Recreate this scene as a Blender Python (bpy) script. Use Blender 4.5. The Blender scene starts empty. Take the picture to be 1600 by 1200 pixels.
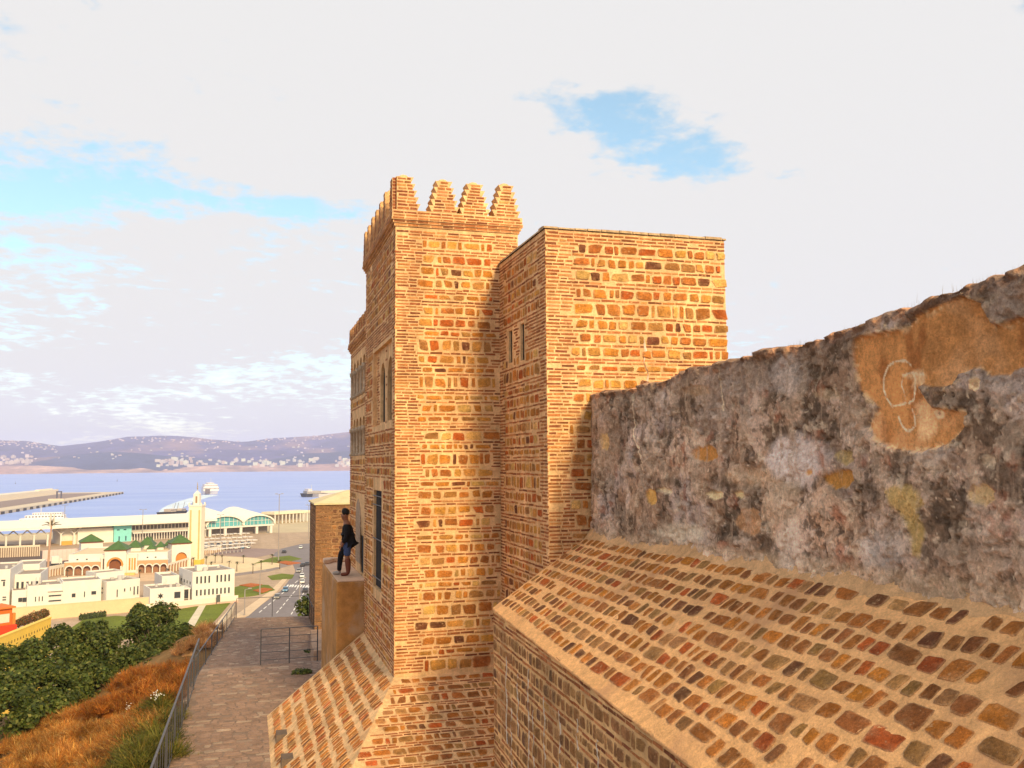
import bpy, bmesh, math, random
import numpy as np
from mathutils import Vector, Matrix, noise as mnoise
rad = math.radians
scene = bpy.context.scene
COL = scene.collection

# ------------------------------------------------------------------ camera
F_PX = 1400.0
YAW = math.atan(410 / F_PX); PITCH = math.atan(122 / F_PX); ROLL = rad(0.45)
EYE = Vector((0, 0, 48.0))
_R = Vector((math.cos(YAW), -math.sin(YAW), 0)); _F = Vector((math.sin(YAW), math.cos(YAW), 0)); _Z = Vector((0, 0, 1))
FWD = _F * math.cos(PITCH) + _Z * math.sin(PITCH)
_U = -_F * math.sin(PITCH) + _Z * math.cos(PITCH)
RGT = _R * math.cos(ROLL) - _U * math.sin(ROLL)
UPV = _U * math.cos(ROLL) + _R * math.sin(ROLL)
cam_data = bpy.data.cameras.new('camera'); cam = bpy.data.objects.new('camera', cam_data); COL.objects.link(cam)
cam_data.sensor_fit = 'HORIZONTAL'; cam_data.sensor_width = 36; cam_data.lens = 36 * F_PX / 1600
cam_data.clip_start = 0.1; cam_data.clip_end = 60000
M = Matrix((RGT, UPV, -FWD)).transposed().to_4x4(); M.translation = EYE
cam.matrix_world = M
scene.camera = cam

# ------------------------------------------------------------------ light, sky, exposure
SUN_AZ, SUN_EL = rad(12), rad(28)          # behind the viewer, to the right, over the old rampart
sun_vec = Vector((math.sin(SUN_AZ) * math.cos(SUN_EL), -math.cos(SUN_AZ) * math.cos(SUN_EL), math.sin(SUN_EL)))
sd = bpy.data.lights.new('sun', 'SUN'); sd.energy = 4.3; sd.angle = rad(12.0); sd.color = (1.0, 0.76, 0.40)
so = bpy.data.objects.new('sun', sd); COL.objects.link(so)
so.rotation_euler = sun_vec.to_track_quat('Z', 'Y').to_euler()
world = bpy.data.worlds.new('World'); scene.world = world; world.use_nodes = True
wn = world.node_tree; wn.nodes.clear()
def N(nt, t, **kw):
    n = nt.nodes.new(t)
    for k, v in kw.items(): setattr(n, k, v)
    return n
sky = N(wn, 'ShaderNodeTexSky', sky_type='NISHITA'); sky.sun_disc = False
sky.sun_elevation = SUN_EL; sky.sun_rotation = math.pi - SUN_AZ
bg1 = N(wn, 'ShaderNodeBackground'); bg1.inputs['Strength'].default_value = 0.15
hsv = N(wn, 'ShaderNodeHueSaturation'); hsv.inputs['Hue'].default_value = 0.475; hsv.inputs['Saturation'].default_value = 1.15; hsv.inputs['Value'].default_value = 1.2
wn.links.new(sky.outputs[0], hsv.inputs['Color']); wn.links.new(hsv.outputs[0], bg1.inputs['Color'])
bg2 = N(wn, 'ShaderNodeBackground'); bg2.inputs['Color'].default_value = (1.0, 0.99, 0.985, 1); bg2.inputs['Strength'].default_value = 0.71
tc = N(wn, 'ShaderNodeTexCoord')
sep = N(wn, 'ShaderNodeSeparateXYZ'); wn.links.new(tc.outputs['Generated'], sep.inputs[0])
def wmath(op, a, b=None, clamp=False):
    n = N(wn, 'ShaderNodeMath', operation=op); n.use_clamp = clamp
    for i, x in enumerate((a, b)):
        if x is None: continue
        if isinstance(x, (int, float)): n.inputs[i].default_value = x
        else: wn.links.new(x, n.inputs[i])
    return n.outputs[0]
# flat cloud deck: project the view direction on a plane overhead
zz = wmath('ADD', wmath('MAXIMUM', sep.outputs['Z'], 0.0), 0.16)
cx = wmath('DIVIDE', sep.outputs['X'], zz); cy = wmath('DIVIDE', sep.outputs['Y'], zz)
comb = N(wn, 'ShaderNodeCombineXYZ'); wn.links.new(cx, comb.inputs[0]); wn.links.new(cy, comb.inputs[1])
def wnoise(scale, detail, rough, off, dist=0.0):
    mp = N(wn, 'ShaderNodeMapping'); mp.inputs['Location'].default_value = off
    wn.links.new(comb.outputs[0], mp.inputs[0])
    n = N(wn, 'ShaderNodeTexNoise'); n.inputs['Scale'].default_value = scale; n.inputs['Detail'].default_value = detail
    n.inputs['Roughness'].default_value = rough; n.inputs['Distortion'].default_value = dist
    wn.links.new(mp.outputs[0], n.inputs['Vector']); return n.outputs['Fac']
big = wnoise(0.8, 3.0, 0.5, (13.89, 11.20, 0.0), 0.4)
fine = wnoise(3.2, 8.0, 0.62, (1.0, 2.0, 0.0), 0.6)
tiny = wnoise(14.0, 4.0, 0.6, (5.0, 1.0, 0.0))
mixv = wmath('ADD', wmath('ADD', wmath('MULTIPLY', big, 1.0), wmath('MULTIPLY', fine, 0.66)), wmath('MULTIPLY', tiny, 0.62))
for (gx_, gy_, rx_, ry_, am_) in ((-0.44, 2.20, 0.32, 0.17, 0.31), (0.12, 2.22, 0.20, 0.08, 0.29), (0.68, 1.62, 0.23, 0.16, 0.41), (0.93, 1.78, 0.20, 0.16, 0.43), (-0.30, 2.9, 0.6, 0.55, 0.16), (1.45, 1.42, 0.42, 0.32, -0.3)):   # openings in the cloud deck
    ax_ = wmath('DIVIDE', wmath('SUBTRACT', cx, gx_), rx_); ay_ = wmath('DIVIDE', wmath('SUBTRACT', cy, gy_), ry_)
    r2_ = wmath('ADD', wmath('MULTIPLY', ax_, ax_), wmath('MULTIPLY', ay_, ay_))
    mixv = wmath('SUBTRACT', mixv, wmath('MULTIPLY', wmath('POWER', 2.718, wmath('MULTIPLY', r2_, -1.0)), am_))
rmp = N(wn, 'ShaderNodeMapRange'); rmp.inputs['From Min'].default_value = 0.83; rmp.inputs['From Max'].default_value = 1.10
rmp.interpolation_type = 'SMOOTHSTEP'
wn.links.new(mixv, rmp.inputs['Value'])
cover = wmath('ADD', wmath('MULTIPLY', rmp.outputs[0], 0.80), 0.20)
mx = N(wn, 'ShaderNodeMixShader'); wn.links.new(cover, mx.inputs[0]); wn.links.new(bg1.outputs[0], mx.inputs[1]); wn.links.new(bg2.outputs[0], mx.inputs[2])
wo = N(wn, 'ShaderNodeOutputWorld'); wn.links.new(mx.outputs[0], wo.inputs['Surface'])
vs = scene.view_settings
vs.view_transform = 'Standard'; vs.look = 'None'; vs.gamma = 1.0; vs.exposure = 0.28; vs.use_curve_mapping = False
scene.render.engine = 'CYCLES'
scene.cycles.max_bounces = 6; scene.cycles.diffuse_bounces = 4; scene.cycles.glossy_bounces = 2; scene.cycles.transmission_bounces = 3
scene.cycles.volume_bounces = 2; scene.cycles.transparent_max_bounces = 4
scene.cycles.use_denoising = True

# ------------------------------------------------------------------ survey helpers
def ray(u, v): return RGT * ((u - 800) / F_PX) + UPV * ((600 - v) / F_PX) + FWD
def hit(u, v, axis, c):
    d = ray(u, v); return EYE + d * ((c - EYE[axis]) / d[axis])
def G(u, v, z=4.0): return hit(u, v, 2, z)
def at(u, v, depth): return EYE + ray(u, v) * depth
def proj(p):
    q = Vector(p) - EYE; t = q.dot(FWD)
    if t < 0.2: return None
    return 800 + F_PX * q.dot(RGT) / t, 600 - F_PX * q.dot(UPV) / t, t

# ------------------------------------------------------------------ mesh helpers
class MB:
    def __init__(s): s.v = []; s.f = []; s.c = []; s.m = []; s.col = (0.5, 0.5, 0.5); s.mi = 0
    def add(s, vs, fs, col=None, mi=None):
        b = len(s.v); s.v.extend([tuple(x) for x in vs]); s.f.extend([tuple(b + i for i in f) for f in fs])
        s.c.extend(col if isinstance(col, list) else [col or s.col] * len(vs)); s.m.extend([s.mi if mi is None else mi] * len(fs)); return s
    def box(s, a, b, col=None, mi=None, fr=None):
        x0, y0, z0 = a; x1, y1, z1 = b
        vs = [(x0,y0,z0),(x1,y0,z0),(x1,y1,z0),(x0,y1,z0),(x0,y0,z1),(x1,y0,z1),(x1,y1,z1),(x0,y1,z1)]
        if fr: vs = [fr @ Vector(v) for v in vs]
        return s.add(vs, [(0,3,2,1),(4,5,6,7),(0,1,5,4),(1,2,6,5),(2,3,7,6),(3,0,4,7)], col, mi)
    def prism(s, poly, z0, z1, col=None, mi=None, fr=None):
        n = len(poly); vs = [(x, y, z0) for x, y in poly] + [(x, y, z1) for x, y in poly]
        if fr: vs = [fr @ Vector(v) for v in vs]
        return s.add(vs, [tuple(range(n))[::-1], tuple(range(n, 2*n))] + [(i, (i+1) % n, n + (i+1) % n, n + i) for i in range(n)], col, mi)
    def tube(s, pts, r, k=6, col=None, mi=None, cap=True):
        pts = [Vector(p) for p in pts]; rs = r if isinstance(r, (list, tuple)) else [r] * len(pts); vs = []; fs = []
        for i, p in enumerate(pts):
            d = (pts[min(i+1, len(pts)-1)] - pts[max(i-1, 0)]).normalized()
            a = d.orthogonal().normalized() if abs(d.z) < 0.99 else Vector((1, 0, 0))
            if abs(d.z) < 0.99: a = d.cross(Vector((0, 0, 1))).normalized()
            b = d.cross(a)
            for j in range(k):
                t = 2 * math.pi * (j + 0.5) / k; vs.append(p + (a * math.cos(t) + b * math.sin(t)) * rs[i])
        for i in range(len(pts) - 1):
            for j in range(k):
                fs.append((i*k + j, i*k + (j+1) % k, (i+1)*k + (j+1) % k, (i+1)*k + j))
        if cap: fs += [tuple(range(k))[::-1], tuple((len(pts)-1)*k + j for j in range(k))]
        return s.add(vs, fs, col, mi)
    def pyramid(s, x0, y0, x1, y1, z0, z1, col=None, mi=None, fr=None, ridge=0.0):
        cx, cy = (x0+x1)/2, (y0+y1)/2
        if ridge <= 0:
            vs = [(x0,y0,z0),(x1,y0,z0),(x1,y1,z0),(x0,y1,z0),(cx,cy,z1)]; fs = [(0,1,4),(1,2,4),(2,3,4),(3,0,4),(3,2,1,0)]
        else:
            vs = [(x0,y0,z0),(x1,y0,z0),(x1,y1,z0),(x0,y1,z0),(cx,cy-ridge,z1),(cx,cy+ridge,z1)]; fs = [(0,1,4),(1,2,5,4),(2,3,5),(3,0,4,5),(3,2,1,0)]
        if fr: vs = [fr @ Vector(v) for v in vs]
        return s.add(vs, fs, col, mi)
    def build(s, name, mat, parent=None, smooth=False):
        me = bpy.data.meshes.new(name); me.from_pydata(s.v, [], s.f)
        mats = mat if isinstance(mat, (list, tuple)) else [mat]
        for m in mats: me.materials.append(m)
        if len(mats) > 1: me.polygons.foreach_set('material_index', s.m)
        ca = me.attributes.new('col', 'FLOAT_COLOR', 'POINT')
        arr = np.ones((len(s.v), 4), np.float32); arr[:, :3] = np.array(s.c, np.float32).reshape(-1, 3); ca.data.foreach_set('color', arr.ravel())
        if smooth: me.polygons.foreach_set('use_smooth', [True] * len(me.polygons))
        me.update()
        o = bpy.data.objects.new(name, me); COL.objects.link(o)
        if parent: o.parent = parent; o.matrix_parent_inverse = Matrix.Translation(-parent.location) if parent.type == 'EMPTY' else Matrix()
        return o
def tag(o, label, cat, group=None, kind=None):
    if label: o['label'] = label
    if cat: o['category'] = cat
    if group: o['group'] = group
    if kind: o['kind'] = kind
    return o
def thing(name, label, cat, loc=(0, 0, 0), group=None):
    o = bpy.data.objects.new(name, None); COL.objects.link(o); o.location = loc; o.empty_display_size = 0.3
    return tag(o, label, cat, group)
def struct(o): o['kind'] = 'structure'; return o
def stuff(o): o['kind'] = 'stuff'; return o
def copy_tree(o, parent=None):
    c = o.copy(); COL.objects.link(c)
    if parent: c.parent = parent; c.matrix_parent_inverse = o.matrix_parent_inverse.copy()
    for ch in o.children: copy_tree(ch, c)
    return c

# ------------------------------------------------------------------ materials
def new_mat(name):
    m = bpy.data.materials.new(name); m.use_nodes = True; nt = m.node_tree
    return m, nt, nt.nodes['Principled BSDF']
def surf(name, color=None, rough=0.85, layers=((6, 0.25),), bump=((30, 0.3),), spec=0.25, metal=0.0, tint=None, bdist=0.02, streak=0.0):
    """colour = constant or per-piece attribute, multiplied by noise layers (scale, amount); bump = (scale, strength)"""
    m, nt, b = new_mat(name); L = nt.links
    geo = N(nt, 'ShaderNodeNewGeometry')
    if color is None:
        a = N(nt, 'ShaderNodeAttribute'); a.attribute_name = 'col'; cur = a.outputs['Color']
    else:
        c = N(nt, 'ShaderNodeRGB'); c.outputs[0].default_value = (*color, 1); cur = c.outputs[0]
    for i, (sc, am) in enumerate(layers):
        n = N(nt, 'ShaderNodeTexNoise'); n.inputs['Scale'].default_value = sc; n.inputs['Detail'].default_value = 6; n.inputs['Roughness'].default_value = 0.62
        L.new(geo.outputs['Position'], n.inputs['Vector'])
        r = N(nt, 'ShaderNodeMapRange'); r.inputs['From Min'].default_value = 0.28; r.inputs['From Max'].default_value = 0.72
        r.inputs['To Min'].default_value = 1 - am; r.inputs['To Max'].default_value = 1 + am
        L.new(n.outputs['Fac'], r.inputs['Value'])
        mul = N(nt, 'ShaderNodeVectorMath', operation='SCALE'); L.new(cur, mul.inputs[0]); L.new(r.outputs[0], mul.inputs['Scale']); cur = mul.outputs[0]
    if streak:   # rain-washed vertical streaks and soot
        mp = N(nt, 'ShaderNodeMapping'); mp.inputs['Scale'].default_value = (3.2, 3.2, 0.32); L.new(geo.outputs['Position'], mp.inputs[0])
        n = N(nt, 'ShaderNodeTexNoise'); n.inputs['Scale'].default_value = 1.0; n.inputs['Detail'].default_value = 7; n.inputs['Roughness'].default_value = 0.7; L.new(mp.outputs[0], n.inputs['Vector'])
        r = N(nt, 'ShaderNodeMapRange'); r.inputs['From Min'].default_value = 0.35; r.inputs['From Max'].default_value = 0.62; r.inputs['To Min'].default_value = 1 - streak; r.inputs['To Max'].default_value = 1 + streak * 0.35; L.new(n.outputs['Fac'], r.inputs['Value'])
        mul = N(nt, 'ShaderNodeVectorMath', operation='SCALE'); L.new(cur, mul.inputs[0]); L.new(r.outputs[0], mul.inputs['Scale']); cur = mul.outputs[0]
    if tint:   # (color, scale, lo, hi): patches of a second colour
        tcx, sc, lo, hi = tint
        n = N(nt, 'ShaderNodeTexNoise'); n.inputs['Scale'].default_value = sc; n.inputs['Detail'].default_value = 8; n.inputs['Roughness'].default_value = 0.65
        L.new(geo.outputs['Position'], n.inputs['Vector'])
        r = N(nt, 'ShaderNodeMapRange'); r.inputs['From Min'].default_value = lo; r.inputs['From Max'].default_value = hi; L.new(n.outputs['Fac'], r.inputs['Value'])
        mixn = N(nt, 'ShaderNodeMix', data_type='RGBA'); L.new(r.outputs[0], mixn.inputs['Factor']); L.new(cur, mixn.inputs['A']); mixn.inputs['B'].default_value = (*tcx, 1); cur = mixn.outputs['Result']
    L.new(cur, b.inputs['Base Color'])
    b.inputs['Roughness'].default_value = rough; b.inputs['Specular IOR Level'].default_value = spec; b.inputs['Metallic'].default_value = metal
    prev = None
    for sc, st in bump:
        n = N(nt, 'ShaderNodeTexNoise'); n.inputs['Scale'].default_value = sc; n.inputs['Detail'].default_value = 5; n.inputs['Roughness'].default_value = 0.6
        L.new(geo.outputs['Position'], n.inputs['Vector'])
        bp = N(nt, 'ShaderNodeBump'); bp.inputs['Strength'].default_value = st; bp.inputs['Distance'].default_value = bdist
        L.new(n.outputs['Fac'], bp.inputs['Height'])
        if prev: L.new(prev, bp.inputs['Normal'])
        prev = bp.outputs[0]
    if prev: L.new(prev, b.inputs['Normal'])
    return m
MORTAR = surf('mortar', (0.82, 0.52, 0.265), 0.95, ((1.1, 0.16), (8, 0.20), (40, 0.20), (150, 0.18)), ((14, 0.9), (60, 1.0)), 0.15, tint=((0.60, 0.33, 0.16), 1.7, 0.54, 0.72), streak=0.26)
STONE = surf('stone', None, 0.85, ((10, 0.30), (42, 0.34), (130, 0.30)), ((26, 1.0), (80, 1.0)), 0.22, tint=((0.60, 0.38, 0.19), 17, 0.60, 0.72), streak=0.22)
BRICK = surf('brick', None, 0.9, ((12, 0.25), (60, 0.3)), ((60, 0.9),), 0.2, tint=((0.66, 0.40, 0.18), 14, 0.58, 0.70), streak=0.22)
OLDWALL = surf('weathered_plaster', None, 0.95, ((13, 0.22), (40, 0.24), (140, 0.22)), ((22, 0.7), (60, 1.0), (160, 0.7)), 0.12)
PLASTER = surf('ochre_render', (0.43, 0.21, 0.065), 0.9, ((0.9, 0.3), (6, 0.2), (30, 0.12)), ((12, 0.3), (60, 0.35)), 0.2, tint=((0.50, 0.33, 0.20), 0.8, 0.5, 0.66))
PLASTER_TOP = surf('pale_screed', (0.62, 0.42, 0.29), 0.9, ((2, 0.2), (20, 0.12)), ((30, 0.3),))
CAP = surf('pale_yellow_render', (0.60, 0.50, 0.30), 0.9, ((2, 0.15), (20, 0.1)), ((30, 0.3),))
IRON = surf('dark_iron', (0.035, 0.035, 0.042), 0.5, ((8, 0.3),), (), 0.5)
RAIL = surf('rail_paint', (0.045, 0.045, 0.055), 0.45, ((8, 0.25),), (), 0.5)
RAILTOP = surf('worn_handrail', (0.085, 0.075, 0.08), 0.5, ((14, 0.35),), (), 0.5)
DARK = surf('dark_interior', (0.02, 0.018, 0.016), 0.9, (), ())
PAVE = surf('paving_stone', None, 0.9, ((3, 0.25), (30, 0.2)), ((40, 0.6),), 0.2)
PAVEJ = surf('paving_joint', (0.21, 0.145, 0.11), 0.95, ((4, 0.3), (40, 0.25)), ((30, 0.5),), tint=((0.30, 0.22, 0.17), 1.3, 0.5, 0.7))
LIME = surf('lime_streak', (0.70, 0.60, 0.48), 0.9, ((20, 0.25),), ((50, 0.3),))
ANY = surf('painted', None, 0.75, ((0.5, 0.06), (4, 0.05)), (), 0.3)
GLOSS = surf('gloss_paint', None, 0.3, (), (), 0.5)
def leafmat(name, spec=0.3, layers=((0.9, 0.3),), trans=0.35):
    m = surf(name, None, 0.6, layers, (), spec); nt = m.node_tree; b = nt.nodes['Principled BSDF']
    out = nt.nodes['Material Output']; tr = N(nt, 'ShaderNodeBsdfTranslucent'); mxs = N(nt, 'ShaderNodeMixShader'); mxs.inputs[0].default_value = trans
    src = b.inputs['Base Color'].links[0].from_socket; nt.links.new(src, tr.inputs['Color'])
    nt.links.new(b.outputs[0], mxs.inputs[1]); nt.links.new(tr.outputs[0], mxs.inputs[2]); nt.links.new(mxs.outputs[0], out.inputs['Surface']); return m
LEAF = leafmat('leaf'); DRY = leafmat('dry_stalk', 0.1, ((0.7, 0.35),), 0.25)
BARK = surf('bark', (0.14, 0.10, 0.07), 0.9, ((10, 0.3),), ((20, 0.5),))

# ================================================================== LARGE STRUCTURE
# numpy value noise
def vnoise(x, y, seed=0):
    xi = np.floor(x).astype(np.int64); yi = np.floor(y).astype(np.int64); xf = x - xi; yf = y - yi
    def h(a, b):
        n = (a * 374761393 + b * 668265263 + seed * 974634777) & 0xffffffff
        n = ((n ^ (n >> 13)) * 1274126177) & 0xffffffff
        return ((n ^ (n >> 16)) & 0xffff) / 65535.0
    sx = xf * xf * (3 - 2 * xf); sy = yf * yf * (3 - 2 * yf)
    a = h(xi, yi) * (1 - sx) + h(xi + 1, yi) * sx; b = h(xi, yi + 1) * (1 - sx) + h(xi + 1, yi + 1) * sx
    return a * (1 - sy) + b * sy
def fbm(x, y, o=5, seed=0, gain=0.5):
    t = 0; a = 1; s = 0
    for i in range(o):
        t = t + a * vnoise(x, y, seed + i * 17); s += a; a *= gain; x = x * 2.03 + 11.3; y = y * 2.03 + 5.7
    return t / s
def grid_mesh(name, P, C, mat, smooth=True):
    """P: (n,m,3) points, C: (n,m,3) colours"""
    n, m = P.shape[:2]; me = bpy.data.meshes.new(name)
    idx = np.arange(n * m).reshape(n, m)
    q = np.stack([idx[:-1, :-1], idx[1:, :-1], idx[1:, 1:], idx[:-1, 1:]], -1).reshape(-1, 4)
    me.vertices.add(n * m); me.vertices.foreach_set('co', P.reshape(-1).astype(np.float32))
    me.loops.add(q.size); me.loops.foreach_set('vertex_index', q.reshape(-1).astype(np.int32))
    me.polygons.add(len(q)); me.polygons.foreach_set('loop_start', np.arange(0, q.size, 4, dtype=np.int32))
    me.update(calc_edges=True); me.validate()
    if smooth: me.polygons.foreach_set('use_smooth', [True] * len(me.polygons))
    ca = me.attributes.new('col', 'FLOAT_COLOR', 'POINT'); arr = np.ones((n * m, 4), np.float32); arr[:, :3] = C.reshape(-1, 3); ca.data.foreach_set('color', arr.ravel())
    me.materials.append(mat); o = bpy.data.objects.new(name, me); COL.objects.link(o); return o

# ---- sea
def sea_mat():
    m, nt, b = new_mat('sea_water'); L = nt.links
    geo = N(nt, 'ShaderNodeNewGeometry'); mp = N(nt, 'ShaderNodeMapping'); mp.inputs['Scale'].default_value = (1, 3.0, 1); L.new(geo.outputs['Position'], mp.inputs[0])
    n = N(nt, 'ShaderNodeTexNoise'); n.inputs['Scale'].default_value = 0.004; n.inputs['Detail'].default_value = 7; L.new(mp.outputs[0], n.inputs['Vector'])
    cr = N(nt, 'ShaderNodeValToRGB'); cr.color_ramp.elements[0].position = 0.35; cr.color_ramp.elements[0].color = (0.22, 0.33, 0.74, 1)
    cr.color_ramp.elements[1].position = 0.68; cr.color_ramp.elements[1].color = (0.33, 0.43, 0.80, 1); L.new(n.outputs['Fac'], cr.inputs[0]); L.new(cr.outputs[0], b.inputs['Base Color'])
    b.inputs['Roughness'].default_value = 0.35; b.inputs['Specular IOR Level'].default_value = 0.25
    n2 = N(nt, 'ShaderNodeTexNoise'); n2.inputs['Scale'].default_value = 0.12; n2.inputs['Detail'].default_value = 4; L.new(mp.outputs[0], n2.inputs['Vector'])
    bp = N(nt, 'ShaderNodeBump'); bp.inputs['Strength'].default_value = 0.5; bp.inputs['Distance'].default_value = 1.0; L.new(n2.outputs['Fac'], bp.inputs['Height']); L.new(bp.outputs[0], b.inputs['Normal'])
    return m
sea = MB().add([(-14000, 300, 0), (14000, 300, 0), (14000, 14000, 0), (-14000, 14000, 0)], [(0, 1, 2, 3)]).build('sea', sea_mat())
tag(sea, 'calm pale blue bay water', 'sea', kind='structure')

# ---- hillside and town ground, one sheet
def hill_z(x, y):
    dl = np.clip(-2.0 - x, 0, 12); df = np.clip(y - 46.5, 0, None)
    z = 41.85 - 1.75 * np.clip((y - 25.8) / 2.0, 0, 1) * np.clip((x + 6) / 4, 0, 1) - 0.80 * np.clip(dl, 0, 4.5) - 0.35 * np.clip(dl - 4.5, 0, 9) - 0.26 * df - 2.0 * np.clip(df / 2.0, 0, 1)
    return np.maximum(z, 4.0)
ys = np.concatenate([np.arange(-30, 60, 1.2), np.arange(60, 230, 6), np.array([240, 300, 400, 500, 560, 600])]); xs = np.concatenate([np.arange(-400, -40, 20), np.arange(-40, 24, 1.2), np.arange(24, 420, 22)])
gx, gy = np.meshgrid(xs, ys, indexing='ij'); gz = hill_z(gx, gy)
near = (gz > 4.5)
gz = gz + near * (fbm(gx * 0.35, gy * 0.35, 4, 3) - 0.5) * np.where(gx < -1.9, 0.9, 0.0)
gc = np.zeros(gx.shape + (3,)); nn = fbm(gx * 0.5, gy * 0.5, 4, 9)[..., None]
gc[:] = np.array((0.20, 0.115, 0.045)) * (0.6 + 0.8 * nn)
tw = (gz < 4.3)[..., None]; gc = np.where(tw, np.array((0.42, 0.31, 0.22)) * (0.85 + 0.3 * nn), gc)
SOIL = surf('soil_and_ground', None, 0.95, ((0.02, 0.12), (0.3, 0.15), (3, 0.2)), ((3, 0.5),), 0.1)
ground = grid_mesh('ground', np.stack([gx, gy, gz], -1), gc, SOIL); struct(ground)
ground['label'] = 'dry brown hillside falling to the port'

def ground_poly(name, pts, z, col, mat=None, label=None, kind='structure', cat=None, kerb=False):
    P = [G(u, v, z) for u, v in pts]
    mb = MB(); mb.col = col; n = len(P)
    mb.add([(p.x, p.y, z) for p in P] + [(p.x, p.y, z - 0.6) for p in P], [tuple(range(n))] + [(i, n + i, n + (i+1) % n, (i+1) % n) for i in range(n)])
    o = mb.build(name, mat or GRD); tag(o, label, cat, kind=kind); 
    bm = bmesh.new(); bm.from_mesh(o.data); bmesh.ops.recalc_face_normals(bm, faces=bm.faces); bm.to_mesh(o.data); bm.free()
    return o
GRD = surf('town_surface', None, 0.9, ((0.03, 0.1), (0.4, 0.1)), (), 0.15)
GRASSM = surf('lawn_grass', None, 0.9, ((0.1, 0.25), (2, 0.3)), ((3, 0.6),), 0.1)
# quay beyond the sheet, to the sea edge
ground_poly('quay', [(-90, 900), (-90, 838), (150, 829), (300, 815), (430, 799), (640, 791), (640, 900)], 3.7, (0.52, 0.43, 0.28), label='pale concrete port apron')

# ---- far hills across the bay
def hills(name, prof, y0, depth, seed, base_col, z0=0.0, uu=None):
    us = np.concatenate([np.linspace(-500, -40, 40), np.linspace(-36, 620, 420), np.linspace(625, 1400, 60)]) if uu is None else np.linspace(*uu, 120)
    ts = np.linspace(0, 1, 60); P = np.zeros((len(us), len(ts), 3)); C = np.zeros((len(us), len(ts), 3))
    pu = np.array([p[0] for p in prof]); pv = np.array([p[1] for p in prof])
    for i, u in enumerate(us):
        yr = y0 + depth
        d = ray(u, np.interp(u, pu, pv)); k = yr / d.y; top = EYE + d * k
        b = ray(u, 740); kb = y0 / b.y
        fx = EYE.x + b.x * kb
        for j, t in enumerate(ts):
            x = fx * (1 - t) + top.x * t; y = y0 * (1 - t) + yr * t
            e = t ** 0.8
            P[i, j] = (x, y, z0 + (top.z - z0) * e)
    r = fbm(P[..., 0] * 0.0016, P[..., 1] * 0.0016, 6, seed); t = np.linspace(0, 1, 60)[None, :]
    P[..., 2] += (r - 0.5) * 120 * (t * (1.15 - t)) * 2 * (P[..., 2] > 3)
    r2 = fbm(P[..., 0] * 0.002 + 7, P[..., 1] * 0.001, 5, seed + 5)[..., None]
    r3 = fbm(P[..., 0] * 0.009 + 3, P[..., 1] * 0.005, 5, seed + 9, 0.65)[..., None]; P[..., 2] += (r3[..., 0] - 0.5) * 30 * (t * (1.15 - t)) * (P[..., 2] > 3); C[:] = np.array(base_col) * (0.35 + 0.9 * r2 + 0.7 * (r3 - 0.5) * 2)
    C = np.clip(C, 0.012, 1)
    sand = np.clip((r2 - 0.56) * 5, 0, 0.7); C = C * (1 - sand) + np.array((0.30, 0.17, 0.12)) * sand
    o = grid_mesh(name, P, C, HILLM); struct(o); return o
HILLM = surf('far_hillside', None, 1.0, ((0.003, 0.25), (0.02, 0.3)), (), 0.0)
ridge = [(-500, 700), (0, 688), (40, 689), (95, 697), (150, 690), (200, 681), (240, 681), (300, 684), (380, 690), (430, 684), (490, 681), (546, 675), (700, 668), (1000, 690), (1400, 705)]
h1 = hills('hills', ridge, 6600, 2600, 4, (0.07, 0.058, 0.165)); h1['label'] = 'hazy hills across the bay'  # violet-blue haze tint painted into the hill colour
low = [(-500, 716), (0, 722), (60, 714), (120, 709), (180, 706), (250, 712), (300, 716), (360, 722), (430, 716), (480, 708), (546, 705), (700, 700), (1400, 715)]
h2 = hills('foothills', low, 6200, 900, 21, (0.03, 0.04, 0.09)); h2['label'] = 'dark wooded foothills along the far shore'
beach = [(-500, 731), (0, 729), (60, 727), (150, 731), (250, 731), (330, 727), (420, 728), (546, 727), (900, 729), (1400, 731)]
h3 = hills('far_shore', beach, 6000, 350, 33, (0.50, 0.32, 0.22)); h3['label'] = 'sandy far shore of the bay'

# ================================================================== MASONRY
random.seed(11)
PAL_LIT = [((0.54, 0.20, 0.034), 5), ((0.42, 0.14, 0.03), 4), ((0.58, 0.27, 0.06), 3.5), ((0.48, 0.11, 0.02), 2.4), ((0.17, 0.058, 0.027), 0.8), ((0.40, 0.18, 0.052), 2.5), ((0.62, 0.35, 0.11), 2)]
PAL_SLOPE = [((0.44, 0.15, 0.03), 4), ((0.33, 0.115, 0.03), 4), ((0.52, 0.18, 0.026), 3), ((0.48, 0.105, 0.02), 2), ((0.46, 0.22, 0.075), 1.4), ((0.20, 0.075, 0.03), 1.0), ((0.37, 0.18, 0.055), 2)]
PAL_BRICK = [((0.44, 0.165, 0.06), 4), ((0.35, 0.12, 0.045), 4), ((0.52, 0.23, 0.09), 3), ((0.24, 0.08, 0.036), 2)]
def pick(rng, pal, var=0.2):
    r = rng.random() * sum(w for _, w in pal)
    for c, w in pal:
        r -= w
        if r <= 0: break
    k = 1 + rng.uniform(-var, var); return (c[0] * k, c[1] * k * rng.uniform(0.93, 1.07), c[2] * k * rng.uniform(0.9, 1.06))
class Frame:
    def __init__(s, O, S, T, Nn): s.O = Vector(O); s.S = Vector(S).normalized(); s.T = Vector(T).normalized(); s.N = Vector(Nn).normalized()
    def p(s, a, b, d=0.0): return s.O + s.S * a + s.T * b + s.N * d
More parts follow.
